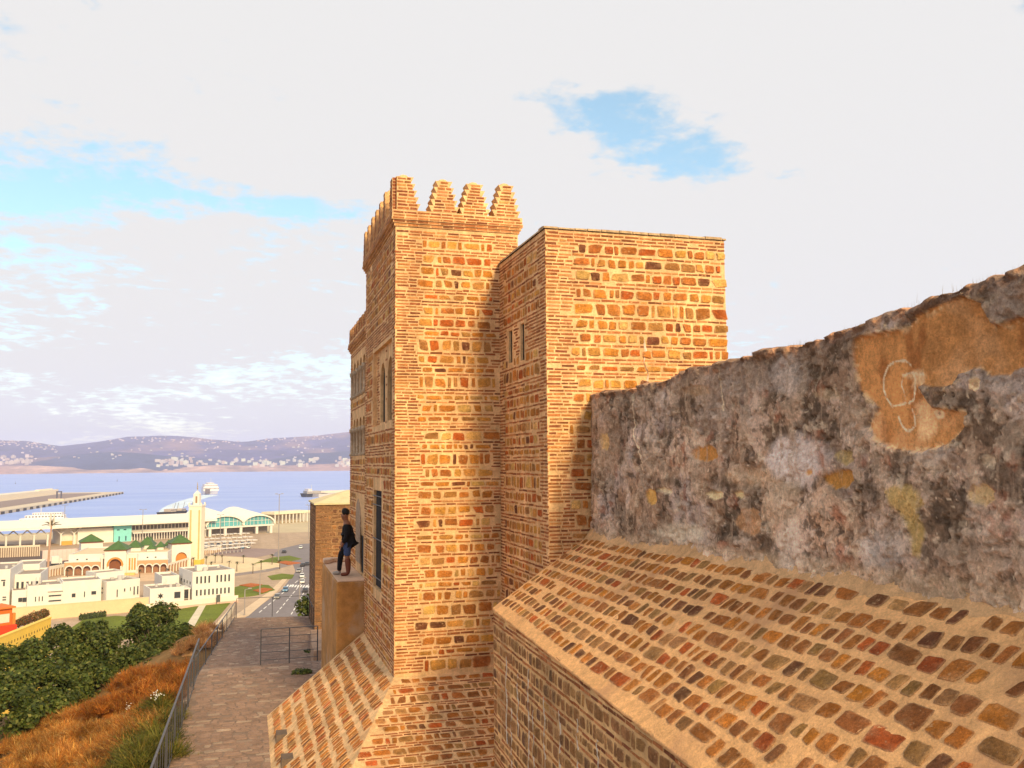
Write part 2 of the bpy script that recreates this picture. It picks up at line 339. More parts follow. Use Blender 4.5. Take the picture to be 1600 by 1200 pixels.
class Mason:
    """collects the pieces of one thing, then links the largest as objects of their own"""
    def __init__(s): s.st = []; s.br = MB()
    def stone(s, fr, poly, d, col, rng, dome=0.35, mor=(0.72, 0.44, 0.22)):
        k = len(poly); cx = sum(p[0] for p in poly) / k; cy = sum(p[1] for p in poly) / k
        tilt = (rng.uniform(-.05, .05), rng.uniform(-.05, .05)); vs = []
        for (x, y) in poly: vs.append(fr.p(x, y, -0.02))
        for (x, y) in poly: vs.append(fr.p(x, y, d * rng.uniform(0.35, 0.7)))
        for (x, y) in poly:
            q = rng.uniform(0.78, 0.9); vs.append(fr.p(cx + (x-cx) * q, cy + (y-cy) * q, d * rng.uniform(0.85, 1.15) + (x-cx) * tilt[0] + (y-cy) * tilt[1]))
        vs.append(fr.p(cx, cy, d * (1 + dome * rng.uniform(0.2, 1))))
        fs = [(i, (i+1) % k, k + (i+1) % k, k + i) for i in range(k)] + [(k + i, k + (i+1) % k, 2*k + (i+1) % k, 2*k + i) for i in range(k)]
        fs += [(2*k + i, 2*k + (i+1) % k, 3*k) for i in range(k)]
        c = fr.p(cx, cy); pr = proj(c); sc = 0
        if pr and -20 < pr[0] < 1620 and -20 < pr[1] < 1220:
            area = 0
            for i in range(k): area += poly[i][0] * poly[(i+1) % k][1] - poly[(i+1) % k][0] * poly[i][1]
            v = (EYE - c).normalized(); sc = abs(area) / 2 * max(0, fr.N.dot(v)) * (F_PX / pr[2]) ** 2
        mixc = lambda f: tuple(col[i] * (1 - f) + mor[i] * f for i in range(3))
        cl = [mor] * k + [mixc(rng.uniform(0.35, 0.75)) for _ in range(k)] + [tuple(x * q for x in mixc(max(0, rng.uniform(-0.35, 0.25)))) for q in (rng.uniform(0.85, 1.15) for _ in range(k))] + [tuple(x * 1.04 for x in col)]
        s.st.append((sc, vs, fs, cl))
    def brick(s, fr, x0, x1, y0, y1, d, col, rng):
        j = lambda: rng.uniform(-.004, .004)
        q = [(x0 + j(), y0 + j()), (x1 + j(), y0 + j()), (x1 + j(), y1 + j()), (x0 + j(), y1 + j())]
        vs = [fr.p(a, b, -0.01) for a, b in q] + [fr.p(a, b, d + rng.uniform(-.002, .002)) for a, b in q]
        s.br.add(vs, [(0,1,5,4),(1,2,6,5),(2,3,7,6),(3,0,4,7),(4,5,6,7)], col)
    def finish(s, parent, limit=300, amin=60, name='stone'):
        st = sorted(s.st, key=lambda t: -t[0]); rest = MB(); n = 0
        for sc, vs, fs, col in st:
            if n < limit and sc > amin:
                m = MB(); m.add(vs, fs, col); m.build(name, STONE, parent); n += 1
            else: rest.add(vs, fs, col)
        if rest.v: stuff(rest.build('small_stonework', STONE, parent))
        if s.br.v: stuff(s.br.build('brickwork', BRICK, parent))
def blob(cx, cy, w, h, rng, k=10, e=3.2, j=0.09, skew=0.0):
    """outline of a roughly squared stone: jittered corners, knocked-off arrises"""
    a = min(w, h) * 0.16; q = []
    for sx, sy in ((-1, -1), (1, -1), (1, 1), (-1, 1)):
        q.append((sx * w / 2 + rng.uniform(-a, a * 0.5) * sx, sy * h / 2 + rng.uniform(-a, a * 0.35) * sy))
    if rng.random() < 0.12: i = rng.randrange(4); q[i] = (q[i][0] * 0.5, q[i][1])
    out = []
    for i in range(4):
        p = q[i]; n = q[(i+1) % 4]; c1 = rng.uniform(0.06, 0.2); c2 = rng.uniform(0.06, 0.2)
        for f in (c1, 0.5 + rng.uniform(-.12, .12), 1 - c2) if k > 8 else (c1, 1 - c2):
            x = p[0] + (n[0] - p[0]) * f; y = p[1] + (n[1] - p[1]) * f; b = 1 + rng.uniform(-0.05, 0.06); out.append((cx + x * b + skew * y, cy + y * b))
    return out
PITCHB = 0.0615
def inhole(x0, x1, y0, y1, holes): return any(x1 > a and x0 < b and y1 > c and y0 < d for a, b, c, d in holes)
def masonry(mn, fr, w, h, ql, qr, seed, holes=(), pal=PAL_LIT, bpal=PAL_BRICK, t0=0.0, rows=None, wr=(0.11, 0.34), brick=True, keep=None, d=(0.005, 0.016), tooth=0.22, bands=(), right_jut=0.0, solid=()):
    rng = random.Random(seed); c = 0; nrow = int((h - t0) / PITCHB)
    def bricks_row(x0, x1, t):
        x = x0 + rng.uniform(-0.02, 0.05)
        while x < x1 - 0.05:
            L = rng.choice((0.235, 0.22, 0.245, 0.12, 0.2)) * rng.uniform(0.9, 1.08); e = min(x + L, x1)
            if e - x > 0.05 and not inhole(x, e, t, t + 0.04, holes) and (keep is None or keep((x+e)/2, t)) and rng.random() > 0.035:
                wob = rng.uniform(-.006, .006); mn.brick(fr, x, e, t + 0.012 + wob, t + 0.012 + wob + rng.uniform(0.026, 0.038), rng.uniform(0.003, 0.009), pick(rng, bpal), rng)
            x = e + rng.uniform(0.016, 0.03)
    while c < nrow:
        t = t0 + c * PITCHB
        if any(a <= t < b for a, b in solid) or c >= nrow - 2 and brick:
            bricks_row(0.0, w, t); c += 1; continue
        n = rng.choice((3, 3, 3, 2, 4)); n = min(n, nrow - c); hs = n * PITCHB
        sl = ql + rng.uniform(-.03, tooth) if ql > 0 else 0.02; sr = w - (qr + rng.uniform(-.03, tooth)) if qr > 0 else w - 0.02
        if sr - sl < 0.2: bricks_row(0, w, t); c += 1; continue
        for q in range(n):
            if ql > 0: bricks_row(0.0, sl - 0.02, t + q * PITCHB)
            if qr > 0: bricks_row(sr + 0.03, w, t + q * PITCHB)
        x = sl
        while x < sr - 0.06:
            L = rng.uniform(*wr) if rng.random() < 0.8 else wr[0] * rng.uniform(0.5, 0.8); e = min(x + L, sr); last = sr - e < 0.07
            if last: e = sr
            hh = hs - rng.uniform(0.022, 0.045); yc = t + hs / 2 + rng.uniform(-.008, .008)
            if e - x > 0.05 and not inhole(x, e, t, t + hs, holes) and (keep is None or keep((x+e)/2, yc)):
                jut = 0.0
                if right_jut and last: jut = rng.uniform(0.0, right_jut)
                mn.stone(fr, blob((x + e + jut) / 2, yc, e - x + jut, hh, rng, k=rng.choice((8, 9, 10, 11)), e=rng.uniform(2.4, 4.5)), rng.uniform(*d), pick(rng, pal), rng)
            x = e + rng.uniform(0.025, 0.045)
        c += n
        nb = rng.choice((1, 1, 1, 1, 2)) if brick else rng.choice((0, 0, 1))
        for q in range(nb):
            if c < nrow:
                if brick: bricks_row(0.0, w, t0 + c * PITCHB)
                c += 1

def panel(mb, fr, w, h, arches, depth, col=None, back=None, n=8, s0=0.0, t0=0.0, bmi=1, rev=0):
    """wall sheet with arched or square openings; arches = (a, b, low, spring, pointed) in order; the openings get reveals and a back sheet"""
    x = s0; H = t0 + h
    def quad(a, b, c, d_): mb.add([a, b, c, d_], [(0, 1, 2, 3)], col)
    for (a, b, lo, sp, kind) in arches:
        if a > x: quad(fr.p(x, t0), fr.p(a, t0), fr.p(a, H), fr.p(x, H))
        if lo > t0: quad(fr.p(a, t0), fr.p(b, t0), fr.p(b, lo), fr.p(a, lo))
        r = (b - a) / 2; pts = []
        if kind == 0: pts = [(a, sp), (b, sp)]
        else:
            for i in range(n + 1):
                th = math.pi * (1 - i / n); px = (a + b) / 2 + r * math.cos(th); py = sp + r * math.sin(th) * kind; pts.append((px, py))
        for i in range(len(pts) - 1): quad(fr.p(*pts[i]), fr.p(*pts[i+1]), fr.p(pts[i+1][0], H), fr.p(pts[i][0], H))
        loop = [(a, lo)] + pts + [(b, lo)]
        for i in range(len(loop)):
            p, q = loop[i], loop[(i+1) % len(loop)]
            if abs(p[0]-q[0]) + abs(p[1]-q[1]) > 1e-6: quad(fr.p(*p), fr.p(*p, -depth), fr.p(*q, -depth), fr.p(*q))
        mb.add([fr.p(a, lo, -depth + .002), fr.p(b, lo, -depth + .002), fr.p(b, max(q[1] for q in pts), -depth + .002), fr.p(a, max(q[1] for q in pts), -depth + .002)], [(0, 1, 2, 3)], back or col, bmi)
        x = b
    if x < s0 + w: quad(fr.p(x, t0), fr.p(s0 + w, t0), fr.p(s0 + w, H), fr.p(x, H))
# ================================================================== THE CASTLE
def box_faces(mb, x0, x1, y0, y1, z0, z1, skip=()):
    q = {'F': [(x0,y0,z0),(x1,y0,z0),(x1,y0,z1),(x0,y0,z1)], 'B': [(x1,y1,z0),(x0,y1,z0),(x0,y1,z1),(x1,y1,z1)], 'L': [(x0,y1,z0),(x0,y0,z0),(x0,y0,z1),(x0,y1,z1)],
         'R': [(x1,y0,z0),(x1,y1,z0),(x1,y1,z1),(x1,y0,z1)], 'T': [(x0,y0,z1),(x1,y0,z1),(x1,y1,z1),(x0,y1,z1)], 'D': [(x0,y1,z0),(x1,y1,z0),(x1,y0,z0),(x0,y0,z0)]}
    for k, v in q.items():
        if k not in skip: mb.add(v, [(0, 1, 2, 3)])
def merlon(parent, cx, cy, z, ax, hw0=0.325, step=0.040, th=0.3, tier=0.132, n=5, halves=(1, 1), seed=0, bricks=True):
    """stepped battlement tooth; ax = 'x' or 'y' is its long direction"""
    rng = random.Random(seed); mb = MB(); bk = Mason(); hw0 *= rng.uniform(0.94, 1.05); tier *= rng.uniform(0.965, 1.035); step *= rng.uniform(0.85, 1.12)
    if halves == (1, 1): cx += rng.uniform(-.015, .015) * (ax == 'x'); cy += rng.uniform(-.015, .015) * (ax == 'y')
    def P(a, d, h): return (cx + a, cy + d, h) if ax == 'x' else (cx + d, cy + a, h)
    for i in range(n):
        wt = hw0 - step * i; wb = wt - 0.062; z0 = z + i * tier; z1 = z0 + tier - 0.001
        l = -1 if halves[0] else None
        aL0 = -wb if halves[0] else -th / 2; aL1 = -wt if halves[0] else -th / 2; aR0 = wb if halves[1] else th / 2; aR1 = wt if halves[1] else th / 2
        vs = [P(aL0, -th/2, z0), P(aR0, -th/2, z0), P(aR0, th/2, z0), P(aL0, th/2, z0), P(aL1, -th/2, z1), P(aR1, -th/2, z1), P(aR1, th/2, z1), P(aL1, th/2, z1)]
        mb.add(vs, [(0,3,2,1),(4,5,6,7),(0,1,5,4),(1,2,6,5),(2,3,7,6),(3,0,4,7)])
        if bricks:
            for r in range(2):
                t = z0 + r * tier / 2 + 0.012; x = aL0 + rng.uniform(0.0, 0.05)
                fr = Frame(P(0, -th/2, 0), (1, 0, 0), (0, 0, 1), (0, -1, 0)) if ax == 'x' else Frame(P(0, -0, 0), (0, 1, 0), (0, 0, 1), (-1, 0, 0))
                if ax == 'y': fr.O = Vector((cx - th/2, cy, 0))
                while x < aR0 - 0.05:
                    e = min(x + rng.uniform(0.12, 0.24), aR0); bk.brick(fr, x, e, t, t + rng.uniform(0.03, 0.042), rng.uniform(0.004, 0.01), pick(rng, PAL_BRICK), rng); x = e + 0.022
                # return faces of the tooth: bare red brick, darkened to paint in their shade
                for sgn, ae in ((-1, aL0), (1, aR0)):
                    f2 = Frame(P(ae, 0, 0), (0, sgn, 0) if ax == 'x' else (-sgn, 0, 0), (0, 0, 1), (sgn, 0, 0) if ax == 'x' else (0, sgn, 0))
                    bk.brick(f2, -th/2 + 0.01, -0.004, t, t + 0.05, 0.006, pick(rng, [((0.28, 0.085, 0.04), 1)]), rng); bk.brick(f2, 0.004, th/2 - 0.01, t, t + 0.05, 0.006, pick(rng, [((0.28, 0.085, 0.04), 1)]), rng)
    zt = z + n * tier; ca = 0.0
    k = 8; vs = []
    for j, (r, h) in enumerate(((0.115, 0.0), (0.11, 0.03), (0.075, 0.065), (0.02, 0.085))):
        for q in range(k): vs.append(P(ca + r * math.cos(2*math.pi*q/k), min(r, th/2) * math.sin(2*math.pi*q/k), zt + h))
    fs = [(j*k + q, j*k + (q+1) % k, (j+1)*k + (q+1) % k, (j+1)*k + q) for j in range(3) for q in range(k)] + [tuple(3*k + q for q in range(k))]
    mb.add(vs, fs)
    o = mb.build('merlon', MORTAR, parent)
    if bk.br.v: stuff(bk.br.build('brickwork', BRICK, o))
    return o
def cornice(parent, x0, x1, y0, y1, z, n=3, out=0.03, seed=5, par=0.14):
    mb = MB(); bk = Mason(); rng = random.Random(seed)
    for i in range(n + 1):
        o = out * (i + 1) if i < n else out * n - 0.012; h = 0.058 if i < n else par
        z0 = z + i * 0.06
        mb.box((x0 - o, y0 - o, z0), (x1 + o, y1 + o, z0 + h))
        for fr, w in ((Frame((x0 - o, y0 - o, 0), (1,0,0), (0,0,1), (0,-1,0)), x1 - x0 + 2*o), (Frame((x0 - o, y1 + o, 0), (0,-1,0), (0,0,1), (-1,0,0)), y1 - y0 + 2*o)):
            for r in range(1 if i < n else max(1, int(par / 0.0615))):
                x = 0.02
                while x < w - 0.06:
                    e = min(x + rng.uniform(0.2, 0.25), w - 0.01); bk.brick(fr, x, e, z0 + 0.012 + r * 0.0615, z0 + 0.046 + r * 0.0615, 0.005, pick(rng, PAL_BRICK), rng); x = e + 0.022
    o = mb.build('cornice', MORTAR, parent); stuff(bk.br.build('brickwork', BRICK, o)); return o

# ---- battlemented watchtower
TX0, TX1, TY0, TY1 = 2.74, 5.30, 17.58, 22.30; ZB = 43.9; ZC = 52.74
tower = thing('watchtower', 'tall brick and stone tower with stepped merlons and a grilled window above its sloping base', 'tower', (4, 20, ZB))
mb = MB(); box_faces(mb, TX0, TX1, TY0, TY1, 41.5, ZC, ('L', 'D'))
frL = Frame((TX0, TY1, 0), (0, -1, 0), (0, 0, 1), (-1, 0, 0)); wL = TY1 - TY0
sl0, sl1 = TY1 - 20.62, TY1 - 19.38; rc0, rc1 = TY1 - 20.86, TY1 - 18.02
panel(mb, frL, wL, 3.5, [], 0.2, t0=41.5)
panel(mb, frL, wL, 2.7, [(sl0, sl1, 45.24, 47.4, 0)], 0.28, t0=45.0, bmi=1)
panel(mb, frL, wL, 0.9, [], 0.2, t0=47.7)
panel(mb, frL, wL, 2.3, [(rc0, rc1, 48.83, 50.55, 0)], 0.09, t0=48.6, bmi=2)
panel(mb, frL, wL, ZC - 50.9, [], 0.2, t0=50.9)
# drop the flat back of the recess, its own sheet with two arches replaces it
mb.f, mb.m = map(list, zip(*[(f, m) for f, m in zip(mb.f, mb.m) if m != 2]))
frR = Frame((TX0 + 0.09, TY1, 0), (0, -1, 0), (0, 0, 1), (-1, 0, 0))
panel(mb, frR, rc1 - rc0, 50.55 - 48.83, [(TY1 - 20.28, TY1 - 19.55, 48.9, 49.78, 1.25), (TY1 - 19.18, TY1 - 18.42, 48.9, 49.78, 1.25)], 0.07, s0=rc0, t0=48.83, n=10, bmi=1)
mb.build('wall', [MORTAR, DARK], tower)
cornice(tower, TX0, TX1, TY0, TY1, ZC + 0.003)
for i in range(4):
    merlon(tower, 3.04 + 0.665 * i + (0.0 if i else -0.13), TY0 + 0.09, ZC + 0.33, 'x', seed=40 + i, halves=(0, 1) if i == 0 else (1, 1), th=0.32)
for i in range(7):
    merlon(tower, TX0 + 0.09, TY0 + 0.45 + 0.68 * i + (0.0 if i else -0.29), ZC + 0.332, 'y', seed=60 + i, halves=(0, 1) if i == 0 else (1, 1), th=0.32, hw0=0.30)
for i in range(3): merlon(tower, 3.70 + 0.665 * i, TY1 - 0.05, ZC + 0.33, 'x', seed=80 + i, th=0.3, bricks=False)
mn = Mason()
frF = Frame((TX0, TY0, 0), (1, 0, 0), (0, 0, 1), (0, -1, 0))
masonry(mn, frF, TX1 - TX0 - 0.02, ZC - 0.02, 0.42, 0.42, 101, t0=ZB + 0.05, keep=lambda s, t: not (s > 2.16 and t < 52.0), solid=((52.35, 53), (48.55, 48.75)), wr=(0.12, 0.33), tooth=0.2)
holesL = [(sl0 - 0.02, sl1 + 0.02, 45.2, 47.45), (rc0 - 0.03, rc1 + 0.03, 48.8, 50.6)]
masonry(mn, frL, wL, ZC - 0.02, 0.3, 0.34, 102, holes=holesL, t0=ZB - 0.35, solid=((52.4, 53), (48.2, 48.4), (47.45, 47.7), (50.6, 51.0)), wr=(0.12, 0.36), tooth=0.16)
masonry(mn, frR, rc1, 50.5, 0, 0, 103, holes=[(0, rc0, 0, 99), (TY1 - 20.34, TY1 - 19.50, 48.8, 50.4), (TY1 - 19.24, TY1 - 18.36, 48.8, 50.4)], t0=48.86, solid=((48, 50.55),))
# window grille
gr = MB()
for k in range(7): gr.box((TX0 + 0.05, 19.43 + k * 0.19 - 0.012, 45.26), (TX0 + 0.075, 19.43 + k * 0.19 + 0.012, 47.38))
gob = gr.build('window_grille', IRON, tower)
for z in (45.45, 46.3, 47.05, 47.25):
    MB().tube([(TX0 + 0.06, 19.36, z), (TX0 - 0.02, 20.64, z + 0.03)], 0.012, 5, (0.5, 0.45, 0.4)).build('cross_bar', RAILTOP, gob)
# bird on the front face ledge is a light patch of broken mortar
# sloping base, left side and front
TAL = 2.24; TDZ = 1.8; TFY = 5.0
FY = 22.42; BXL = 4.95
mb = MB()
a0, a1 = (TX0, FY, ZB), (TX0, TY0, ZB); b0, b1 = (TX0 - TAL, FY, ZB - TDZ), (TX0 - TAL, TY0 - TFY, ZB - TDZ); c1 = (BXL, TY0, ZB); d1 = (BXL, TY0 - TFY, ZB - TDZ)
mb.add([a0, a1, b1, b0], [(0, 3, 2, 1)]); mb.add([a1, c1, d1, b1], [(0, 3, 2, 1)])
mb.add([b0, b1, (b1[0], b1[1], 40), (b0[0], b0[1], 40)], [(0, 3, 2, 1)]); mb.add([b1, d1, (d1[0], d1[1], 40), (b1[0], b1[1], 40)], [(0, 3, 2, 1)])
mb.add([a0, b0, (b0[0], b0[1], 40), (a0[0], a0[1], 40)], [(0, 1, 2, 3)])
mb.add([(TX0, TY1 - 0.01, ZB), (TX0 + 0.1, TY1 - 0.01, ZB), (TX0 + 0.1, FY, ZB), (TX0, FY, ZB)], [(0, 1, 2, 3)])
tal = mb.build('sloping_base', MORTAR, tower)
def apron(mn, fr, w, h, pitch, sh, wr, seed, keep=None, pal=PAL_SLOPE, gap=(0.03, 0.06), d=(0.004, 0.012), edge=0.05, skew=0.0, big=0.0, k=(10, 12, 13)):
    rng = random.Random(seed); n = int((h - edge) / pitch)
    off = (h - n * pitch) / 2
    for r in range(n):
        y0 = off + r * pitch; x = rng.uniform(0.02, 0.12)
        while x < w - 0.06:
            L = rng.uniform(*wr) * (1.0 + (rng.random() < big) * 0.7); hh = sh * rng.uniform(0.85, 1.12); yc = y0 + pitch / 2 + rng.uniform(-.015, .015) + 0.012 * math.sin(x * 1.3 + r)
            if (keep is None or keep(x + L / 2, yc)) and rng.random() > 0.02:
                mn.stone(fr, blob(x + L / 2, yc, L, hh, rng, k=rng.choice(k), e=rng.uniform(2.6, 4.5), j=0.08, skew=skew + rng.uniform(-.12, .12)), rng.uniform(*d), pick(rng, pal, 0.28), rng, 0.3)
            x += L + rng.uniform(*gap)
hl = math.hypot(TAL, TDZ)
frT = Frame((TX0 - TAL, FY, ZB - TDZ), (0, -1, 0), (TAL, 0, TDZ), (-TDZ, 0, TAL))
drains = [(FY - 20.1, 0.32), (FY - 18.35, 0.38)]
def keepT(s, t):
    return s < FY - (TY0 - TFY * (1 - t / hl)) - 0.12 and s > 0.12 and not any(abs(s - a - 0.1) < 0.26 and abs(t - b) < 0.24 for a, b in drains)
apron(mn, frT, 10, hl, 0.30, 0.215, (0.06, 0.17), 105, keepT, pal=PAL_SLOPE, gap=(0.018, 0.034), d=(0.006, 0.016), k=(8, 9))
hf = math.hypot(TFY, TDZ)
frW = Frame((0.4, TY0 - TFY, ZB - TDZ), (1, 0, 0), (0, TFY, TDZ), (0, -TDZ, TFY))
masonry(mn, frW, 4.48, hf - 0.03, 0, 0, 106, t0=0.25, keep=lambda s, t: s + 0.4 > TX0 - TAL * (1 - t / hf) + 0.10 and (s + 0.4 < 3.86 or t > hf * 0.42), wr=(0.12, 0.3), pal=PAL_SLOPE)
for a, b in drains:
    m = MB(); P0 = frT.p(a, b)
    m.add([frT.p(a - .06, b + .2, -.05), frT.p(a + .3, b + .2, -.05), frT.p(a + .3, b + .2, -.05) + Vector((-.30, 0, .0)), frT.p(a - .06, b + .2, -.05) + Vector((-.30, 0, 0)),
           frT.p(a - .06, b - .2, -.05), frT.p(a + .3, b - .2, -.05)], [(0, 3, 2, 1), (3, 4, 5, 2), (0, 4, 3), (1, 2, 5)], (0.15, 0.11, 0.085))
    m.build('drain_hood', PAVE, tower)
mn.finish(tower, 300, 55)

# ---- lower stone block beside the tower
BX0, BX1, BY0, BY1, BZ = 4.89, 8.38, 14.56, 19.5, 52.06
block = thing('stone_block', 'sunlit flat-topped block of orange stone between the tower and the old rampart', 'building', (6.6, 17, 46))
mb = MB(); box_faces(mb, BX0, BX1, BY0, BY1, 43, BZ, ('L', 'D'))
frBL = Frame((BX0, BY1, 0), (0, -1, 0), (0, 0, 1), (-1, 0, 0)); wB = BY1 - BY0
panel(mb, frBL, wB, 6.5, [], 0.2, t0=43)
panel(mb, frBL, wB, 1.5, [(BY1 - 16.90, BY1 - 16.66, 49.94, 50.58, 0), (BY1 - 16.10, BY1 - 15.86, 49.9, 50.6, 0)], 0.05, t0=49.5, bmi=1)
panel(mb, frBL, wB, BZ - 51.0, [], 0.2, t0=51.0)
mb.build('wall', [MORTAR, DARK], block)
mn = Mason()
frBF = Frame((BX0, BY0, 0), (1, 0, 0), (0, 0, 1), (0, -1, 0))
masonry(mn, frBF, BX1 - BX0, BZ - 0.01, 0.42, 0, 201, t0=46.0, keep=lambda s, t: s < 0.86 or t > 48.85, right_jut=0.07, wr=(0.13, 0.34), d=(0.01, 0.03), tooth=0.22)
frB2 = Frame((BX0, TY0 - 0.0, 0), (0, -1, 0), (0, 0, 1), (-1, 0, 0))
masonry(mn, frB2, TY0 - BY0, BZ - 0.01, 0.3, 0.36, 202, holes=[(TY0 - 16.94, TY0 - 16.62, 49.9, 50.62), (TY0 - 16.14, TY0 - 15.82, 49.86, 50.64)], t0=44.0, solid=((49.88, 50.66),), wr=(0.12, 0.3), tooth=0.14)
mn.finish(block, 300, 55)
rng = random.Random(3); x = BX0 - 0.03
while x < BX1:
    L = rng.uniform(0.22, 0.36); e = min(x + L, BX1 + 0.03); k = rng.uniform(0.85, 1.1); z1 = BZ + rng.uniform(0.05, 0.075)
    m = MB(); m.col = (0.52 * k, 0.36 * k, 0.21 * k)
    m.add([(x, BY0 - .035, BZ + .002), (e, BY0 - .035, BZ + .002), (e, BY0 + .32, BZ + .002), (x, BY0 + .32, BZ + .002), (x, BY0 - .02, z1 - .02), (e, BY0 - .02, z1 - .02), (e, BY0 + .1, z1), (x, BY0 + .1, z1), (x, BY0 + .3, z1), (e, BY0 + .3, z1)],
          [(0, 1, 5, 4), (4, 5, 6, 7), (7, 6, 9, 8), (8, 9, 2, 3), (0, 4, 7, 8, 3), (1, 2, 9, 6, 5)]); m.build('coping_stone', STONE, block); x = e + 0.012
y = BY0 + 0.34
while y < TY0 + 1.5:
    L = rng.uniform(0.22, 0.36); e = y + L; k = rng.uniform(0.85, 1.1); z1 = BZ + rng.uniform(0.05, 0.075)
    m = MB(); m.col = (0.52 * k, 0.36 * k, 0.21 * k); X = BX0
    m.add([(X - .035, e, BZ + .002), (X - .035, y, BZ + .002), (X + .32, y, BZ + .002), (X + .32, e, BZ + .002), (X - .02, e, z1 - .02), (X - .02, y, z1 - .02), (X + .1, y, z1), (X + .1, e, z1), (X + .3, e, z1), (X + .3, y, z1)],
          [(0, 1, 5, 4), (4, 5, 6, 7), (7, 6, 9, 8), (8, 9, 2, 3), (0, 4, 7, 8, 3), (1, 2, 9, 6, 5)]); m.build('coping_stone', STONE, block); y = e + 0.012
def streak(fr, pts, w, parent, mat=LIME, d=0.026, seed=0):
    rng = random.Random(seed); m = MB(); vs = []
    for i, (s, t) in enumerate(pts):
        ww = w * rng.uniform(0.15, 1.25) * (0.35 if i in (0, len(pts) - 1) else 1); vs += [fr.p(s - ww / 2, t, d - .02), fr.p(s + ww / 2, t, d - .02), fr.p(s, t, d)]
    fs = []
    for i in range(len(pts) - 1): a = i * 3; b = a + 3; fs += [(a, a + 2, b + 2, b), (a + 2, a + 1, b + 1, b + 2)]
    m.add(vs, fs); return m.build('lime_streak', mat, parent)
streak(frBF, [(1.83, 50.15), (1.86, 49.95), (1.82, 49.75), (1.9, 49.55), (1.87, 49.35), (1.85, 49.15)], 0.05, block, seed=2)

# ---- lower wing behind the tower
wing = thing('arcaded_wing', 'narrow battlemented wing with two tiers of slim arched windows behind the tall tower', 'building', (4, 24.3, 44))
WX0, WY0, WY1, WZ = 2.82, 22.302, 26.45, 51.2
mb = MB(); box_faces(mb, WX0, 5.2, WY0, WY1, 41, WZ, ('L', 'D', 'F'))
frW2 = Frame((WX0, WY1, 0), (0, -1, 0), (0, 0, 1), (-1, 0, 0)); ww = WY1 - WY0
def arches(z0, zs, n, y0, y1, gap): 
    s0 = WY1 - y1; w1 = (y1 - y0 - gap * (n - 1)) / n; return [(s0 + i * (w1 + gap), s0 + i * (w1 + gap) + w1, z0, zs, 1.0) for i in range(n)]
panel(mb, frW2, ww, 4.15, [], 0.1, t0=41.0)
panel(mb, frW2, ww, 2.05, [(WY1 - 23.85, WY1 - 23.15, 45.2, 46.15, 0), ], 0.15, t0=45.15, bmi=1)
panel(mb, frW2, ww, 0.9, [], 0.1, t0=47.2)
A1 = arches(48.2, 48.95, 4, 23.0, 25.7, 0.16); A2 = arches(49.8, 50.55, 4, 23.0, 25.7, 0.16)
panel(mb, frW2, ww, 1.35, A1, 0.1, t0=48.1, bmi=1); panel(mb, frW2, ww, 1.45, A2, 0.1, t0=49.45, bmi=1); panel(mb, frW2, ww, WZ - 50.9, [], 0.1, t0=50.9)
mb.build('wall', [MORTAR, DARK], wing)
for A, z in ((A1, 48.2), (A2, 49.8)):
    for i in range(5):
        s = A[i][0] - 0.08 if i < 4 else A[3][1] + 0.08
        MB().tube([frW2.p(s, z, 0.03), frW2.p(s, z + 0.06, 0.03), frW2.p(s, z + 0.08, 0.03), frW2.p(s, z + 0.64, 0.03), frW2.p(s, z + 0.66, 0.03), frW2.p(s, z + 0.76, 0.03)], [0.07, 0.07, 0.045, 0.045, 0.075, 0.08], 8, (0.55, 0.42, 0.30)).build('colonnette', STONE, wing, True)
mb = MB(); mb.col = (0.46, 0.33, 0.23)
mb.prism([(-0.0, 0), (1.0, 0), (1.0, 1.2), (0.86, 1.5), (0.5, 1.66), (0.14, 1.5), (0, 1.2)], 0, 0.02, fr=Matrix(((0, 0, -1, WX0 - 0.0), (-1, 0, 0, 24.75), (0, 1, 0, 45.4), (0, 0, 0, 1)))); mb.build('plaster_arch', STONE, wing)
cornice(wing, WX0, 5.2, WY0 + 0.2, WY1, WZ + 0.003, par=0.1)
for i in range(7): merlon(wing, WX0 + 0.08, WY0 + 0.5 + 0.58 * i, WZ + 0.29, 'y', hw0=0.24, step=0.03, tier=0.075, seed=90 + i, th=0.26)
mn = Mason()
hW = [(a - .05, b + .05, lo - .05, sp + .42) for a, b, lo, sp, _ in A1 + A2] + [(WY1 - 24.8, WY1 - 22.9, 45, 47.2)]
masonry(mn, frW2, ww, WZ - .02, 0.25, 0, 301, holes=hW, t0=44.5, solid=((50.9, 51.3),), wr=(0.12, 0.3))
mn.finish(wing, 120, 40)
gr = MB()
for k in range(4): gr.box((WX0 + 0.02, 23.22 + k * 0.17, 45.2), (WX0 + 0.04, 23.25 + k * 0.17, 46.15))
gr.build('door_grille', IRON, wing)

